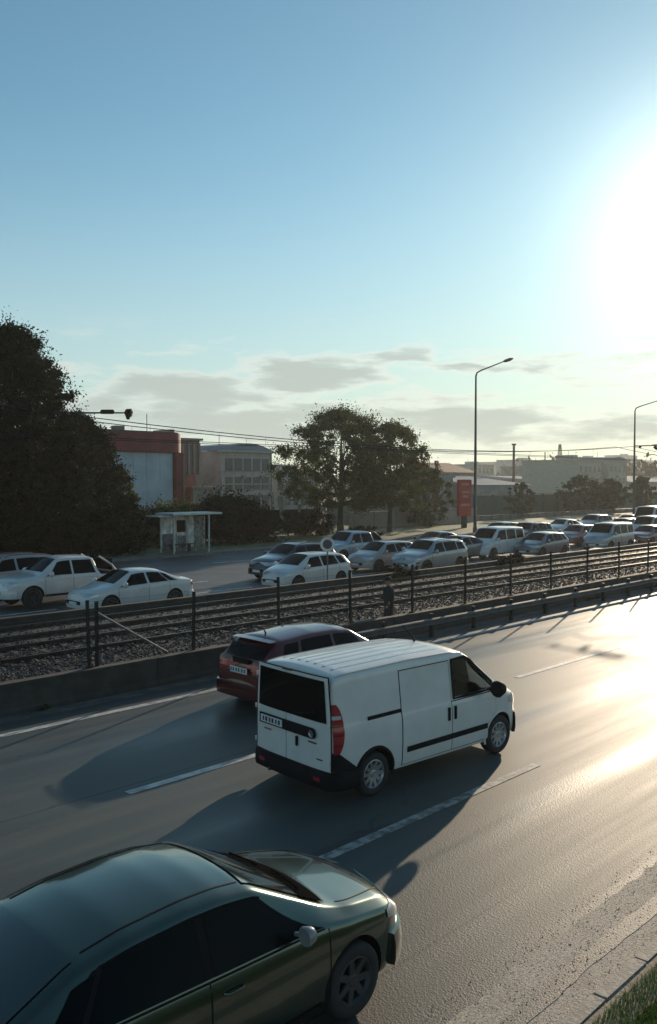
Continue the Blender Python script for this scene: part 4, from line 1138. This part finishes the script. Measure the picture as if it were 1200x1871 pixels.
# ================================================================== vegetation
def leaves_mesh(name, centers, radii, per, size, squash=.8, droop=0):
    C = np.asarray(centers, float); Rr = np.asarray(radii, float)
    n = len(C)*per
    ci = np.repeat(np.arange(len(C)), per)
    d = rng.normal(size=(n, 3)); d /= np.linalg.norm(d, axis=1, keepdims=True)
    r = np.minimum(np.abs(rng.normal(0, .62, n))+.12, 1.9)
    ax = rng.normal(size=(len(C), 3)); ax[:, 2] = np.abs(ax[:, 2])*.9; ax /= np.linalg.norm(ax, axis=1, keepdims=True)
    dn = d*r[:, None]*np.array([1, 1, squash])*.82; al = (dn*ax[ci]).sum(1)
    dn = dn+ax[ci]*(al*rng.uniform(.5, 1.3, len(C))[ci])[:, None]          # each clump drawn out along its own twig
    Pn = C[ci]+dn*Rr[ci][:, None]
    a = rng.normal(size=(n, 3)); a /= np.linalg.norm(a, axis=1, keepdims=True)
    b = np.cross(a, rng.normal(size=(n, 3))); b /= np.linalg.norm(b, axis=1, keepdims=True)
    s = size*rng.uniform(.6, 1.35, n)
    q = np.stack([Pn-a*s[:, None], Pn+b*(s*.5)[:, None], Pn+a*s[:, None], Pn-b*(s*.5)[:, None]], 1).reshape(-1, 3)
    me = bpy.data.meshes.new(name)
    me.vertices.add(n*4); me.vertices.foreach_set('co', q.ravel())
    me.loops.add(n*4); me.loops.foreach_set('vertex_index', np.arange(n*4))
    me.polygons.add(n); me.polygons.foreach_set('loop_start', np.arange(n)*4); me.polygons.foreach_set('loop_total', np.full(n, 4))
    me.update(); return me
def tree(x, y, H, cr, base, label, lm, nclump=120, per=110, size=.14, shape=None, group=None, name='tree', trunk_r=.22, dens=1.0, z0=.05, clr=.75, cat='tree', lean=0):
    t = thing(name, label, cat, (x, y, z0), rng.uniform(0, 6.28)*0, group)
    # trunk and limbs
    m = MB(); fork = base*.95+.3
    m.tube([(0, 0, 0), (.03, .02, fork*.5), (.02, 0, fork), (.08*H/8, .05, H*.62), (.1, 0, H*.85)], [trunk_r*1.35, trunk_r, trunk_r*.85, trunk_r*.45, trunk_r*.12], 10)
    m.build('trunk', M_BARK, t, 60)
    cs = []; rs = []
    for k in range(nclump):
        a = rng.uniform(0, 6.283); 
        v = rng.random()
        h = base+(H-base)*v
        rmax = cr*(shape(v) if shape else math.sqrt(max(0, 1-(2*v-1)**2*.85)))
        rr = rmax*math.sqrt(rng.uniform(.12, 1.0))*rng.uniform(.8, 1.12)
        sm_ = 1.0
        if k % 5 == 0: rr = rmax*rng.uniform(.9, 1.08); sm_ = .8
        cs.append((rr*math.cos(a), rr*math.sin(a), h)); rs.append(cr*.16*rng.uniform(.6, 1.4)*clr*sm_)
    mm = MB()
    for k in range(0, nclump, max(1, nclump//26)):
        c = Vector(cs[k]); s = Vector((.03, .02, fork+(H*.62-fork)*rng.random()*min(1, max(0, (c.z-fork)/(H*.6))))); mid = (s+c)*.5+Vector((0, 0, -.1*c.length*.3))
        mm.tube([s, mid, c], [trunk_r*.4, trunk_r*.22, .02], 5)
    mm.build('limb', M_BARK, t, 60)
    me = leaves_mesh('crown', cs, rs, per, size)
    me.materials.append(lm)
    o = bpy.data.objects.new('crown', me); COL.objects.link(o); o.parent = t; o['kind'] = 'stuff'
    return t
def bush(x, y, w, d, h, label, lm, n=40, per=90, size=.09, name='bush', group=None, cat='bush', z0=.05):
    t = thing(name, label, cat, (x, y, z0), 0, group)
    cs = [(rng.uniform(-w/2, w/2), rng.uniform(-d/2, d/2), h*rng.uniform(.08, .85)) for _ in range(n)]
    cs = [(a, b, c*(1-.35*abs(2*a/w)**3)) for a, b, c in cs]
    me = leaves_mesh('foliage', cs, [min(w, h)*.22*rng.uniform(.6, 1.2) for _ in cs], per, size); me.materials.append(lm)
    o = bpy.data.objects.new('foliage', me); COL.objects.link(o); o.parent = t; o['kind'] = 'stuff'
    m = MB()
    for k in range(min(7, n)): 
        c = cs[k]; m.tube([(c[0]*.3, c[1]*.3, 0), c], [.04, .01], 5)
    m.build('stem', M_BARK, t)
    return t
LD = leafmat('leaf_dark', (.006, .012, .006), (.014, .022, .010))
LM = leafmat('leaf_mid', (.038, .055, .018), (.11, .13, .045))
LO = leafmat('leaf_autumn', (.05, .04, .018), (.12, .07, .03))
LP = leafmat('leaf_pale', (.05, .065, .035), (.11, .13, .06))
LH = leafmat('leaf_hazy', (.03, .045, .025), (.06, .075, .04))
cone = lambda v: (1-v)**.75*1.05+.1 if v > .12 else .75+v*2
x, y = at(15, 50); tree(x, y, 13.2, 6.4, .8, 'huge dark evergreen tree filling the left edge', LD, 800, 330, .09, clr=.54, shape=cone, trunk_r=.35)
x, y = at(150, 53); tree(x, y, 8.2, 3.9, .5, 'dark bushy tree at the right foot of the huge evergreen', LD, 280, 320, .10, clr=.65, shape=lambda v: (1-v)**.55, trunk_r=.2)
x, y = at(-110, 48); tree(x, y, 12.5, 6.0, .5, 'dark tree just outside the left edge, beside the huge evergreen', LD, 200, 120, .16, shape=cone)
x, y = at(212, 56); tree(x, y, 5.2, 2.6, .3, 'small dark tree before the red framed building', LM, 110, 110, .12, shape=lambda v: (1-v)**.5)
rnd = lambda v: (math.sin(math.pi*min(1, v*.88+.10))**.6)
x, y = at(622, 74); tree(x, y, 10.3, 5.6, 2.2, 'larger of the two leafy trees in the middle, with dark trunk', LM, 215, 270, .10, shape=rnd, group='two leafy trees on the far verge', trunk_r=.26, clr=.82)
x, y = at(712, 75); tree(x, y, 9.4, 4.1, 2.3, 'smaller right hand leafy tree with reddish leaves at its edge', LM, 140, 270, .10, shape=rnd, group='two leafy trees on the far verge', trunk_r=.2, clr=.85)
x, y = at(758, 74.5); bush(x, y, 2.2, 2, 2.2, 'patch of reddish autumn leaves at right edge of the smaller tree', LO, 14, 70, .13, z0=5.0)
x, y = at(775, 86); tree(x, y, 5.6, 2.8, .4, 'pale green sunlit shrub tree right of the leafy pair', LP, 90, 100, .15, shape=rnd)
x, y = at(797, 92); tree(x, y, 6.6, .8, .3, 'slim cypress beyond the pale green shrub', LP, 40, 90, .1, shape=lambda v: 1-v*.8)
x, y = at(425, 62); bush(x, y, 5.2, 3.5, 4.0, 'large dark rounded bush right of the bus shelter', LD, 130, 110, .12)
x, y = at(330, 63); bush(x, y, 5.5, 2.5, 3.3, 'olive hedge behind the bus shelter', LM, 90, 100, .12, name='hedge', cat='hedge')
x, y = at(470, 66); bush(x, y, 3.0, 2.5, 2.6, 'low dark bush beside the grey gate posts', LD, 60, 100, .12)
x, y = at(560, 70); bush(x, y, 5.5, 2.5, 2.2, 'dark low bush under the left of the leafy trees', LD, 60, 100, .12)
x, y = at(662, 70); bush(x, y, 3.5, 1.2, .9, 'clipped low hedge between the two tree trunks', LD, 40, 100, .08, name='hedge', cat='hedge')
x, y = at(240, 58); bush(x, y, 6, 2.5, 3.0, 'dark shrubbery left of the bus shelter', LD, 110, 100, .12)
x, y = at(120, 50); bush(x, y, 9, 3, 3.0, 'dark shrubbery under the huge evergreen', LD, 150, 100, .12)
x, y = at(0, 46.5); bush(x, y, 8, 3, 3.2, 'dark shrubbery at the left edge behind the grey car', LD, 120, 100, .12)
x, y = at(948, 104); tree(x, y, 4.2, 1.9, .6, 'small dark tree before the long green wall', LH, 60, 90, .14, shape=rnd)
for px, Z, H, c, lb in ((1062, 118, 5.0, 3.2, 'round hazy tree left of its pair before the long green wall'), (1112, 120, 4.6, 2.6, 'round hazy tree right of its pair before the long green wall'), (1172, 121, 5.0, 1.8, 'dark round topped tree by the second street lamp')):
    x, y = at(px, Z); tree(x, y, H, c, .8, lb, LH, 80, 90, .2, shape=rnd, group='trees before the long green wall')
# weeds by the far wall
for px, lb in ((740, 'dark weeds growing through the far wall below the silver estate car'), (935, 'dry grassy weeds by the far wall')):
    x, Z = atY(px, 23.2); bush(x, 23.2, 2.2, .5, .8, lb, LD, 30, 80, .05, z0=.25, name='weeds', cat='weeds')
for k in range(14):
    xx = 6+rng.uniform(0, 34); bush(xx, 15.72, rng.uniform(.2, .7), .12, rng.uniform(.10, .24), 'tuft of dry weeds growing at the foot of the near concrete barrier', LM, 7, 26, .03, z0=.0, name='weeds', cat='weeds', group='weeds along the foot of the near barrier')
# near grass bottom right
def grass(name, label, n, x0, x1, y0, y1, h, z=.04):
    P_ = np.stack([rng.uniform(x0, x1, n), rng.uniform(y0, y1, n), np.full(n, z)], 1)
    a = rng.uniform(0, 6.283, n); w = rng.uniform(.003, .006, n); hh = h*rng.uniform(.4, 1.2, n)
    dx = np.stack([np.cos(a)*w, np.sin(a)*w, np.zeros(n)], 1)
    ln = np.stack([rng.normal(0, .4, n)*hh, rng.normal(0, .4, n)*hh, hh], 1)
    V = np.stack([P_-dx, P_+dx, P_+ln], 1).reshape(-1, 3); F = np.arange(n*3).reshape(-1, 3)
    me = bpy.data.meshes.new(name); me.from_pydata(V.tolist(), [], F.tolist()); me.materials.append(leafmat('grass_blade', (.07, .13, .025), (.16, .23, .07)))
    o = bpy.data.objects.new(name, me); COL.objects.link(o); tag(o, label, 'grass', kind='stuff'); return o
grass('grass', 'short green grass beyond the kerb at the bottom right', 90000, 4.5, 12, 1.9, 3.30, .06)
o = stones('gravel', 3500, 4, 16, 3.5, 4.45, .0, .003, .009); o.data.materials[0] = mat('pale_grit', (.20, .18, .15), .9, var=.5, vscale=40); tag(o, 'loose grit lying on the rough shoulder', 'gravel', kind='stuff')

# ================================================================== bus shelter
def shelter():
    x, Z = atY(334, 44.2)
    t = thing('bus_shelter', 'pale bus shelter with posters on the far pavement, left of the dark bush', 'bus shelter', (x, 44.2, .10))
    t.scale = (.76, 1, 1)
    fr = mat('shelter_frame', (.55, .56, .52), .5, .2, dirt=.3); pn = mat('shelter_panel', (.75, .74, .68), .5, var=.3, vscale=1.6, dirt=.35)
    MB().box((.3, -.3, 2.42), (4.9, 2.0, .12)).build('roof', fr, t, bevel=.02)
    MB().box((-2.5, -.1, 2.30), (1.2, 1.4, .07)).build('roof_lip', fr, t)
    for a, b in ((-1.75, -.9), (1.75, -.9), (-1.75, .5), (1.75, .5), (-.35, .5), (.75, .5)):
        MB().box((a, b, 1.18), (.09, .09, 2.36)).build('post', fr, t)
    for a, b, w in ((-1.05, .52, 1.3), (.2, .52, 1.0), (1.25, .52, .9)):
        MB().box((a, b, 1.25), (w, .03, 2.0)).build('back_panel', pn, t)
    MB().box((.25, .49, 1.6), (.85, .025, .75)).build('dark_pane', M_GLASS, t)
    MB().box((-.9, .49, .62), (1.4, .025, 1.05)).build('poster', mat('poster_dark', (.06, .06, .065), .6, col2=(.18, .17, .17), vscale=3), t)
    MB().box((.35, .485, .55), (.9, .025, .9)).build('poster', mat('poster_grey', (.12, .115, .12), .6, col2=(.34, .33, .33), vscale=4), t)
    MB().box((1.45, -.2, 1.25), (.08, 1.1, 2.0)).build('advert_panel', mat('advert', (.55, .54, .5), .4, col2=(.2, .2, .17), vscale=4.5), t)
    MB().box((.0, .2, .48), (2.2, .4, .06)).box((-.8, .2, .24), (.06, .3, .44)).box((.8, .2, .24), (.06, .3, .44)).build('bench', M_STEEL, t)
shelter()
# round sign near the wall
def roundsign():
    x, Z = atY(598, 24.6)
    t = thing('road_sign', 'round white rimmed road sign on a thin post before the pale blue pickup', 'road sign', (x, 24.6, 0), R(-45))
    MB().tube([(0, 0, 0), (0, 0, 2.2)], .03, 8).build('post', M_STEEL, t)
    MB().lathe([(.001, -.055), (.19, -.055), (.19, -.03), (.001, -.03)], 32, (0, 0, 1.95)).build('sign_face', mat('sign_dark', (.05, .06, .07), .4), t)
    MB().lathe([(.19, -.03), (.19, -.062), (.29, -.062), (.30, -.05), (.29, -.03), (.19, -.03)], 32, (0, 0, 1.95)).build('rim', M_PLATE, t, 40)
roundsign()

# ================================================================== buildings
M_RED = mat('red_cladding', (.17, .014, .016), .5, var=.2, vscale=.6); M_GF = mat('blue_glass_front', (.42, .50, .56), .45, 0, var=.15, vscale=.3)
M_PINK = mat('pinkish_render', (.30, .21, .18), .85, var=.15, vscale=.5, dirt=.2); M_GREYB = mat('grey_render', (.42, .40, .365), .85, var=.15, vscale=.4, dirt=.3)
M_WIN = mat('far_window', (.10, .105, .10), .35); M_ROOFM = mat('roof_sheet', (.24, .28, .31), .9, spec=.1, var=.1, vscale=.3); M_GREENW = mat('green_metal_wall', (.016, .075, .060), .6, var=.3, vscale=.25)
M_BEIGE = mat('beige_wall', (.30, .27, .22), .85, var=.15, vscale=.6, dirt=.25); M_TILE = mat('far_tiles', (.22, .09, .06), .8)
def grid_windows(t, x0, x1, z0, z1, nx, nz, yface, w, h, frame=True):
    me = MB().box((0, 0, 0), (w, .10, h)).mesh('window'); me.materials.append(M_WIN)
    fm = MB().box((0, -.06, -h/2-.06), (w+.2, .16, .07)).mesh('sill'); fm.materials.append(M_BEIGE)
    for i in range(nx):
        for j in range(nz):
            o = bpy.data.objects.new('window', me); COL.objects.link(o); o.parent = t
            o.location = (x0+(x1-x0)*(i+.5)/nx, yface-.03, z0+(z1-z0)*(j+.5)/nz)
            s = bpy.data.objects.new('sill', fm); COL.objects.link(s); s.parent = o
def red_building():
    xr_ = atY(335, 70)[0]; xl_ = xr_-15; D = 14
    t = thing('shop_building', 'building with dark red frame and blue glass front behind the bushes', 'building', (xr_, 70, -.1))
    # plan with a rounded front right corner
    def plan(x0, y0, x1, y1, r, n=8):
        p = [(x0, y1), (x0, y0)]
        for k in range(n+1):
            a = -math.pi/2+math.pi/2*k/n; p.append((x1-r+r*math.cos(a), y0+r+r*math.sin(a)))
        p.append((x1, y1)); return p
    MB().prism(plan(-15, .25, -.1, D, 1.2), 0, 9.1).build('wall', M_RED, t, 40)
    MB().prism(plan(-15.3, -.35, .25, D+.3, 1.6), 7.45, 9.3).build('fascia', M_RED, t, 40)
    MB().prism(plan(-15.1, -.15, .05, D+.1, 1.4), 9.3, 9.42).build('roof', mat('roof_dark', (.06, .055, .05), .8), t, 40)
    MB().box((-.55, .0, 3.7), (1.1, .6, 7.45)).build('pillar', M_RED, t, bevel=.05)
    n = 9
    for k in range(n):
        MB().box((-1.2-1.5*k-.75, .12, 4.2), (1.46, .12, 6.4)).build('glass_panel', M_GF, t)
    MB().tube([(-3.2, 1.5, 9.4), (-3.2, 1.5, 11.2)], .04, 6).build('aerial', M_STEEL, t)
    MB().tube([(-.2, -.32, .2), (-.2, -.32, 7.4)], .06, 8).build('drain_pipe', M_STEEL, t)
    for k in (1, 2): MB().box((-5.5*k, 3, 9.7), (1.0, .8, .6)).build('roof_vent', M_STEEL, t)
red_building()
def block(px, Z, w, dep, h, m, label, nx, nz, roof='flat', z0=-.1, winw=.9, winh=1.2, name='apartment_block', wz0=1.0):
    x, y = at(px, Z)
    t = thing(name, label, 'building', (x, y, z0), 0)
    MB().box((0, dep/2, h/2), (w, dep, h)).build('wall', m, t)
    if nx: grid_windows(t, -w/2+.4, w/2-.4, wz0, h-.5, nx, nz, 0, winw, winh)
    if nx and h > 5:
        for k in range(nx):
            if rng.random() < .6: MB().box((-w/2+.4+(w-.8)*(k+.5)/nx+.75, -.22, h*rng.choice([.35, .62])), (.55, .35, .4)).build('air_conditioner', M_BEIGE, t)
        MB().tube([(w/2-.15, -.08, .1), (w/2-.15, -.08, h-.1)], .06, 6).build('drain_pipe', M_STEEL, t)
        MB().tube([(-w*.2, dep*.3, h), (-w*.2, dep*.3, h+2.2)], .04, 5).build('aerial', M_STEEL, t)
        MB().box((0, -.10, h*.5+.1), (w+.1, .2, .15)).build('floor_band', m, t)
    if roof == 'flat':
        MB().box((0, dep/2, h+.12), (w+.6, dep+.6, .24)).build('roof', m, t)
        MB().box((w*.2, dep*.5, h+.24+.6), (w*.22, dep*.3, 1.2)).build('stair_hut', m, t)
    elif roof == 'arch':
        n = 14; pts = [(-w/2-.3+(w+.6)*k/n, h+1.0*math.sin(math.pi*k/n)) for k in range(n+1)]
        vs = [(a, -.4, b) for a, b in pts]+[(a, dep+.4, b) for a, b in pts]+[(a, -.4, h-.02) for a, b in pts[1:-1]]
        k = n+1; fs = [(i, i+1, k+i+1, k+i) for i in range(n)]+[tuple(range(k))[::-1]]
        me = MB().add(vs, fs).mesh('roof'); link('roof', me, M_ROOFM, t)
        MB().box((0, .0, h-.05), (w+.7, .9, .2)).build('eaves', m, t)
    elif roof == 'gable':
        vs = [(-w/2-.4, -.5, h), (w/2+.4, -.5, h), (w/2+.4, dep+.5, h), (-w/2-.4, dep+.5, h), (-w/2-.4, dep/2, h+1.8), (w/2+.4, dep/2, h+1.8)]
        link('roof', MB().add(vs, [(0, 1, 5, 4), (2, 3, 4, 5), (0, 4, 3), (1, 2, 5)]).mesh('roof'), M_TILE, t)
    return t
b = block(348, 98, 2.6, 12, 9.3, M_PINK, 'narrow pinkish building with vertical piers right of the red framed one', 0, 0)
for k in range(4): MB().box((-1.1+.75*k, -.1, 4.9), (.22, .25, 8.2)).build('pier', M_PINK, b)
for k in range(3): MB().box((-.72+.75*k, -.03, 5.0), (.4, .1, 7.6)).build('window', M_WIN, b)
block(372, 118, 4.5, 10, 6.8, M_GREYB, 'small grey house in the gap between pinkish and arched buildings', 3, 2, 'gable')
block(376, 88, 3.2, 6, 3.9, M_BEIGE, 'low beige outbuilding with flat roof beyond the hedge', 1, 1)
block(452, 108, 8.2, 12, 8.4, M_GREYB, 'grey block with a shallow arched roof left of the leafy trees', 5, 3, 'arch', winh=1.5, winw=1.1)
block(540, 118, 8, 12, 5.6, M_GREYB, 'low grey block half hidden by the larger leafy tree', 5, 2)
# gate posts and dark yard left of the middle trees
def yard():
    t = thing('yard_gate', 'dark yard gate with pale posts under the grey arched block', 'gate', (*at(535, 76), 0))
    for k in range(4):
        MB().box((-3.6+2.2*k, 0, 1.25), (.28, .28, 2.5)).build('post', M_BEIGE, t)
    for k in range(3):
        MB().box((-2.5+2.2*k, .05, 1.1), (1.86, .06, 1.9)).build('gate_leaf', M_POST, t)
yard()
def lwall(px0, px1, Y, h, m, label, name='yard_wall', seg=3.0, kind='wall', pn='panel'):
    x0 = atY(px0, Y)[0]; x1 = atY(px1, Y)[0]; n = max(2, int((x1-x0)/seg)); s = (x1-x0)/n
    t = thing(name, label, kind, (x0, Y, 0))
    me = MB().box((0, 0, h/2), (s-.03, .18, h)).mesh(pn); me.materials.append(m)
    pm = MB().box((0, -.02, h/2+.04), (.24, .28, h+.08)).mesh('pier'); pm.materials.append(m)
    for k in range(n):
        o = bpy.data.objects.new(pn, me); COL.objects.link(o); o.parent = t; o.location = (s*(k+.5), 0, 0)
        o = bpy.data.objects.new('pier', pm); COL.objects.link(o); o.parent = t; o.location = (s*k, 0, 0)
    MB().box(((x1-x0)/2, -.01, h+.12), ((x1-x0)+.3, .34, .08)).build('coping', m, t)
    return t
lwall(640, 868, 54.5, 1.5, M_BEIGE, 'low beige yard wall right of the two leafy trees')
lwall(600, 760, 62.5, 2.3, mat('greenish_wall', (.16, .18, .14), .85, var=.15, vscale=.5), 'pale greenish wall behind the trunks of the leafy trees')
t = lwall(866, 1330, 62.0, 2.75, M_GREENW, 'long dark green metal wall behind the traffic jam', name='green_wall', seg=4.0)
lwall(820, 1250, 56, .5, M_STEEL, 'low pale railing wall at the edge of the far verge', name='low_wall', seg=2.0)
# warehouse
def shed(px0, px1, Y, h, m, label, roofm=M_ROOFM, rise=1.6):
    x0 = atY(px0, Y)[0]; x1 = atY(px1, Y)[0]; w = x1-x0; D = 26
    t = thing('warehouse', label, 'warehouse', (x0, Y, -.1))
    MB().box((w/2, D/2, h/2), (w, D, h)).build('wall', m, t)
    vs = [(-.4, -.5, h), (w+.4, -.5, h), (w+.4, D/2, h+rise), (-.4, D/2, h+rise), (w+.4, D+.5, h), (-.4, D+.5, h)]
    link('roof', MB().add(vs, [(0, 1, 2, 3), (3, 2, 4, 5), (0, 3, 5), (1, 4, 2)]).mesh('roof'), roofm, t)
    for k in range(int(w/5)):
        MB().box((2.5+5*k, -.04, h*.62), (2.4, .1, .9)).build('window', M_WIN, t)
    return t
shed(868, 965, 76, 4.1, M_ROOFM, 'long blue grey warehouse behind the tall street lamp')
shed(960, 1040, 120, 5.2, mat('hazy_wall', (.22, .24, .2), .85), 'greenish hazy workshop between the warehouse and the flat roofed block', rise=1.0)
shed(1150, 1300, 95, 4.6, M_ROOFM, 'blue grey shed at the right edge behind the green wall')
block(1078, 190, 11, 14, 9.2, mat('olive_render', (.36, .36, .29), .85, var=.1), 'hazy olive block with flat roof behind round trees', 5, 3)
block(1128, 200, 9, 14, 9.4, mat('olive_render2', (.38, .37, .31), .85, var=.1), 'second hazy olive block with low hipped roof, right of the flat roofed one', 4, 3, 'arch')
block(840, 150, 9, 12, 6.2, M_BEIGE, 'pale hazy house behind the red sign', 4, 2, 'gable')
block(805, 130, 6, 10, 5.2, M_ROOFM, 'bluish hazy house beside the cypress', 3, 2)
block(1010, 260, 14, 14, 9, M_BEIGE, 'far pale block on the skyline above the workshop', 6, 3)
for px, Z, w, h, lb in ((880, 330, 16, 11, 'far hazy block left of the dark chimney'), (970, 420, 18, 15, 'far hazy block right of the dark chimney'), (1085, 520, 26, 19, 'far hazy block with roof hut above the olive block'), (1180, 450, 20, 15, 'far hazy block at the right edge'), (925, 600, 30, 18, 'farthest pale block on the left skyline'), (1150, 640, 24, 24, 'farthest pale block on the right skyline')):
    block(px, Z, w, 14, h, M_GREYB, lb, 6, 3, winw=1.4, winh=1.6)
# chimney, mast, lattice tower
x, y = at(938, 170); t = thing('chimney', 'dark slender chimney standing above the warehouse', 'chimney', (x, y, 0))
MB().tube([(0, 0, 0), (0, 0, 11.7)], [.30, .22], 12).build('stack', mat('stack_dark', (.05, .05, .048), .8), t, 40); MB().tube([(0, 0, 11.7), (0, 0, 12.0)], .44, 12).build('rim', M_POST, t, 40)
x, y = at(995, 200); t = thing('mast', 'thin far mast between chimney and lattice tower', 'mast', (x, y, 0)); MB().tube([(0, 0, 0), (0, 0, 11.4)], [.22, .12], 8).build('pole', M_LAMPPOST, t)
def lattice():
    x, y = at(1022, 230); t = thing('lattice_tower', 'far lattice tower right of the thin mast', 'tower', (x, y, 0)); H = 14.5
    for sx in (-1, 1):
        for sy in (-1, 1): MB().tube([(sx*1.1, sy*1.1, 0), (sx*.2, sy*.2, H)], .09, 5).build('leg', M_LAMPPOST, t)
    m = MB()
    for k in range(9):
        a, b = k/9, (k+1)/9; ra, rb = 1.1-.9*a, 1.1-.9*b
        for c, d_ in (((-ra, -ra), (rb, -rb)), ((ra, -ra), (rb, rb)), ((ra, ra), (-rb, rb)), ((-ra, ra), (-rb, -rb))):
            m.tube([(c[0], c[1], a*H), (d_[0], d_[1], b*H)], .05, 4)
    m.build('brace', M_LAMPPOST, t)
    MB().box((0, 0, H-1.4), (1.8, .2, .15)).build('cross_arm', M_LAMPPOST, t)
lattice()
# red totem sign
def totem():
    x, y = at(848, 82); t = thing('totem_sign', 'tall red advertising totem left of the tall street lamp', 'sign', (x, y, 0), R(-20))
    rm = mat('totem_red', (.45, .03, .02), .45, var=.15, vscale=1.5)
    MB().box((0, 0, 2.95), (1.5, .35, 3.5)).build('panel', rm, t, bevel=.05)
    MB().box((0, 0, .65), (.5, .25, 1.3)).build('post', M_POST, t)
    for z, w in ((4.25, .75), (3.5, .9), (3.1, .6), (2.3, 1.0)):
        MB().box((0, -.19, z), (w, .03, .22)).build('lettering_band', mat('totem_pale', (.5, .22, .18), .5), t)
totem()
# hills
def hills():
    n = 120; xs = np.linspace(-60, 60, n); vs = []; fs = []
    for i, a in enumerate(np.linspace(R(-5), R(95), n)):
        h = 9+4*math.sin(a*9+1)+3*math.sin(a*23)+1.5*math.sin(a*61)
        for rr, hh in ((640, -.1), (690, h*.7), (760, h*1.0), (820, -.1)): vs.append((rr*math.cos(a), rr*math.sin(a), hh))
    for i in range(n-1):
        for k in range(3): fs.append((i*4+k, (i+1)*4+k, (i+1)*4+k+1, i*4+k+1))
    o = MB().add(vs, fs).build('hills', mat('hill_scrub', (.06, .07, .045), .9, var=.5, vscale=.03), None, 60); o['kind'] = 'structure'
hills()
m_ = []
for k in range(46):
    a = YAW-math.atan((rng.uniform(800, 1250)-600)/FPX); rr = rng.uniform(260, 600); m_.append((rr*math.cos(a), rr*math.sin(a), rng.uniform(3, 9)))
me = leaves_mesh('far_trees', m_, [rng.uniform(3, 6) for _ in m_], 220, .9); me.materials.append(LH)
o = bpy.data.objects.new('far_trees', me); COL.objects.link(o); tag(o, 'distant hazy treetops along the skyline', 'trees', kind='stuff')
# ------------------------------------------------------------------ haze
hm = bpy.data.materials.new('haze'); hm.use_nodes = True; hm.node_tree.nodes.clear()
hv = hm.node_tree.nodes.new('ShaderNodeVolumePrincipled'); ho = hm.node_tree.nodes.new('ShaderNodeOutputMaterial')
hv.inputs['Color'].default_value = (.90, .93, .90, 1); hv.inputs['Density'].default_value = .00032; hv.inputs['Anisotropy'].default_value = .5
hm.node_tree.links.new(hv.outputs[0], ho.inputs['Volume'])
o = MB().box((400, 400, 12.5), (2400, 2400, 28)).build('haze', hm); o['kind'] = 'stuff'; o['label'] = 'pale summer haze over the road and the far town'
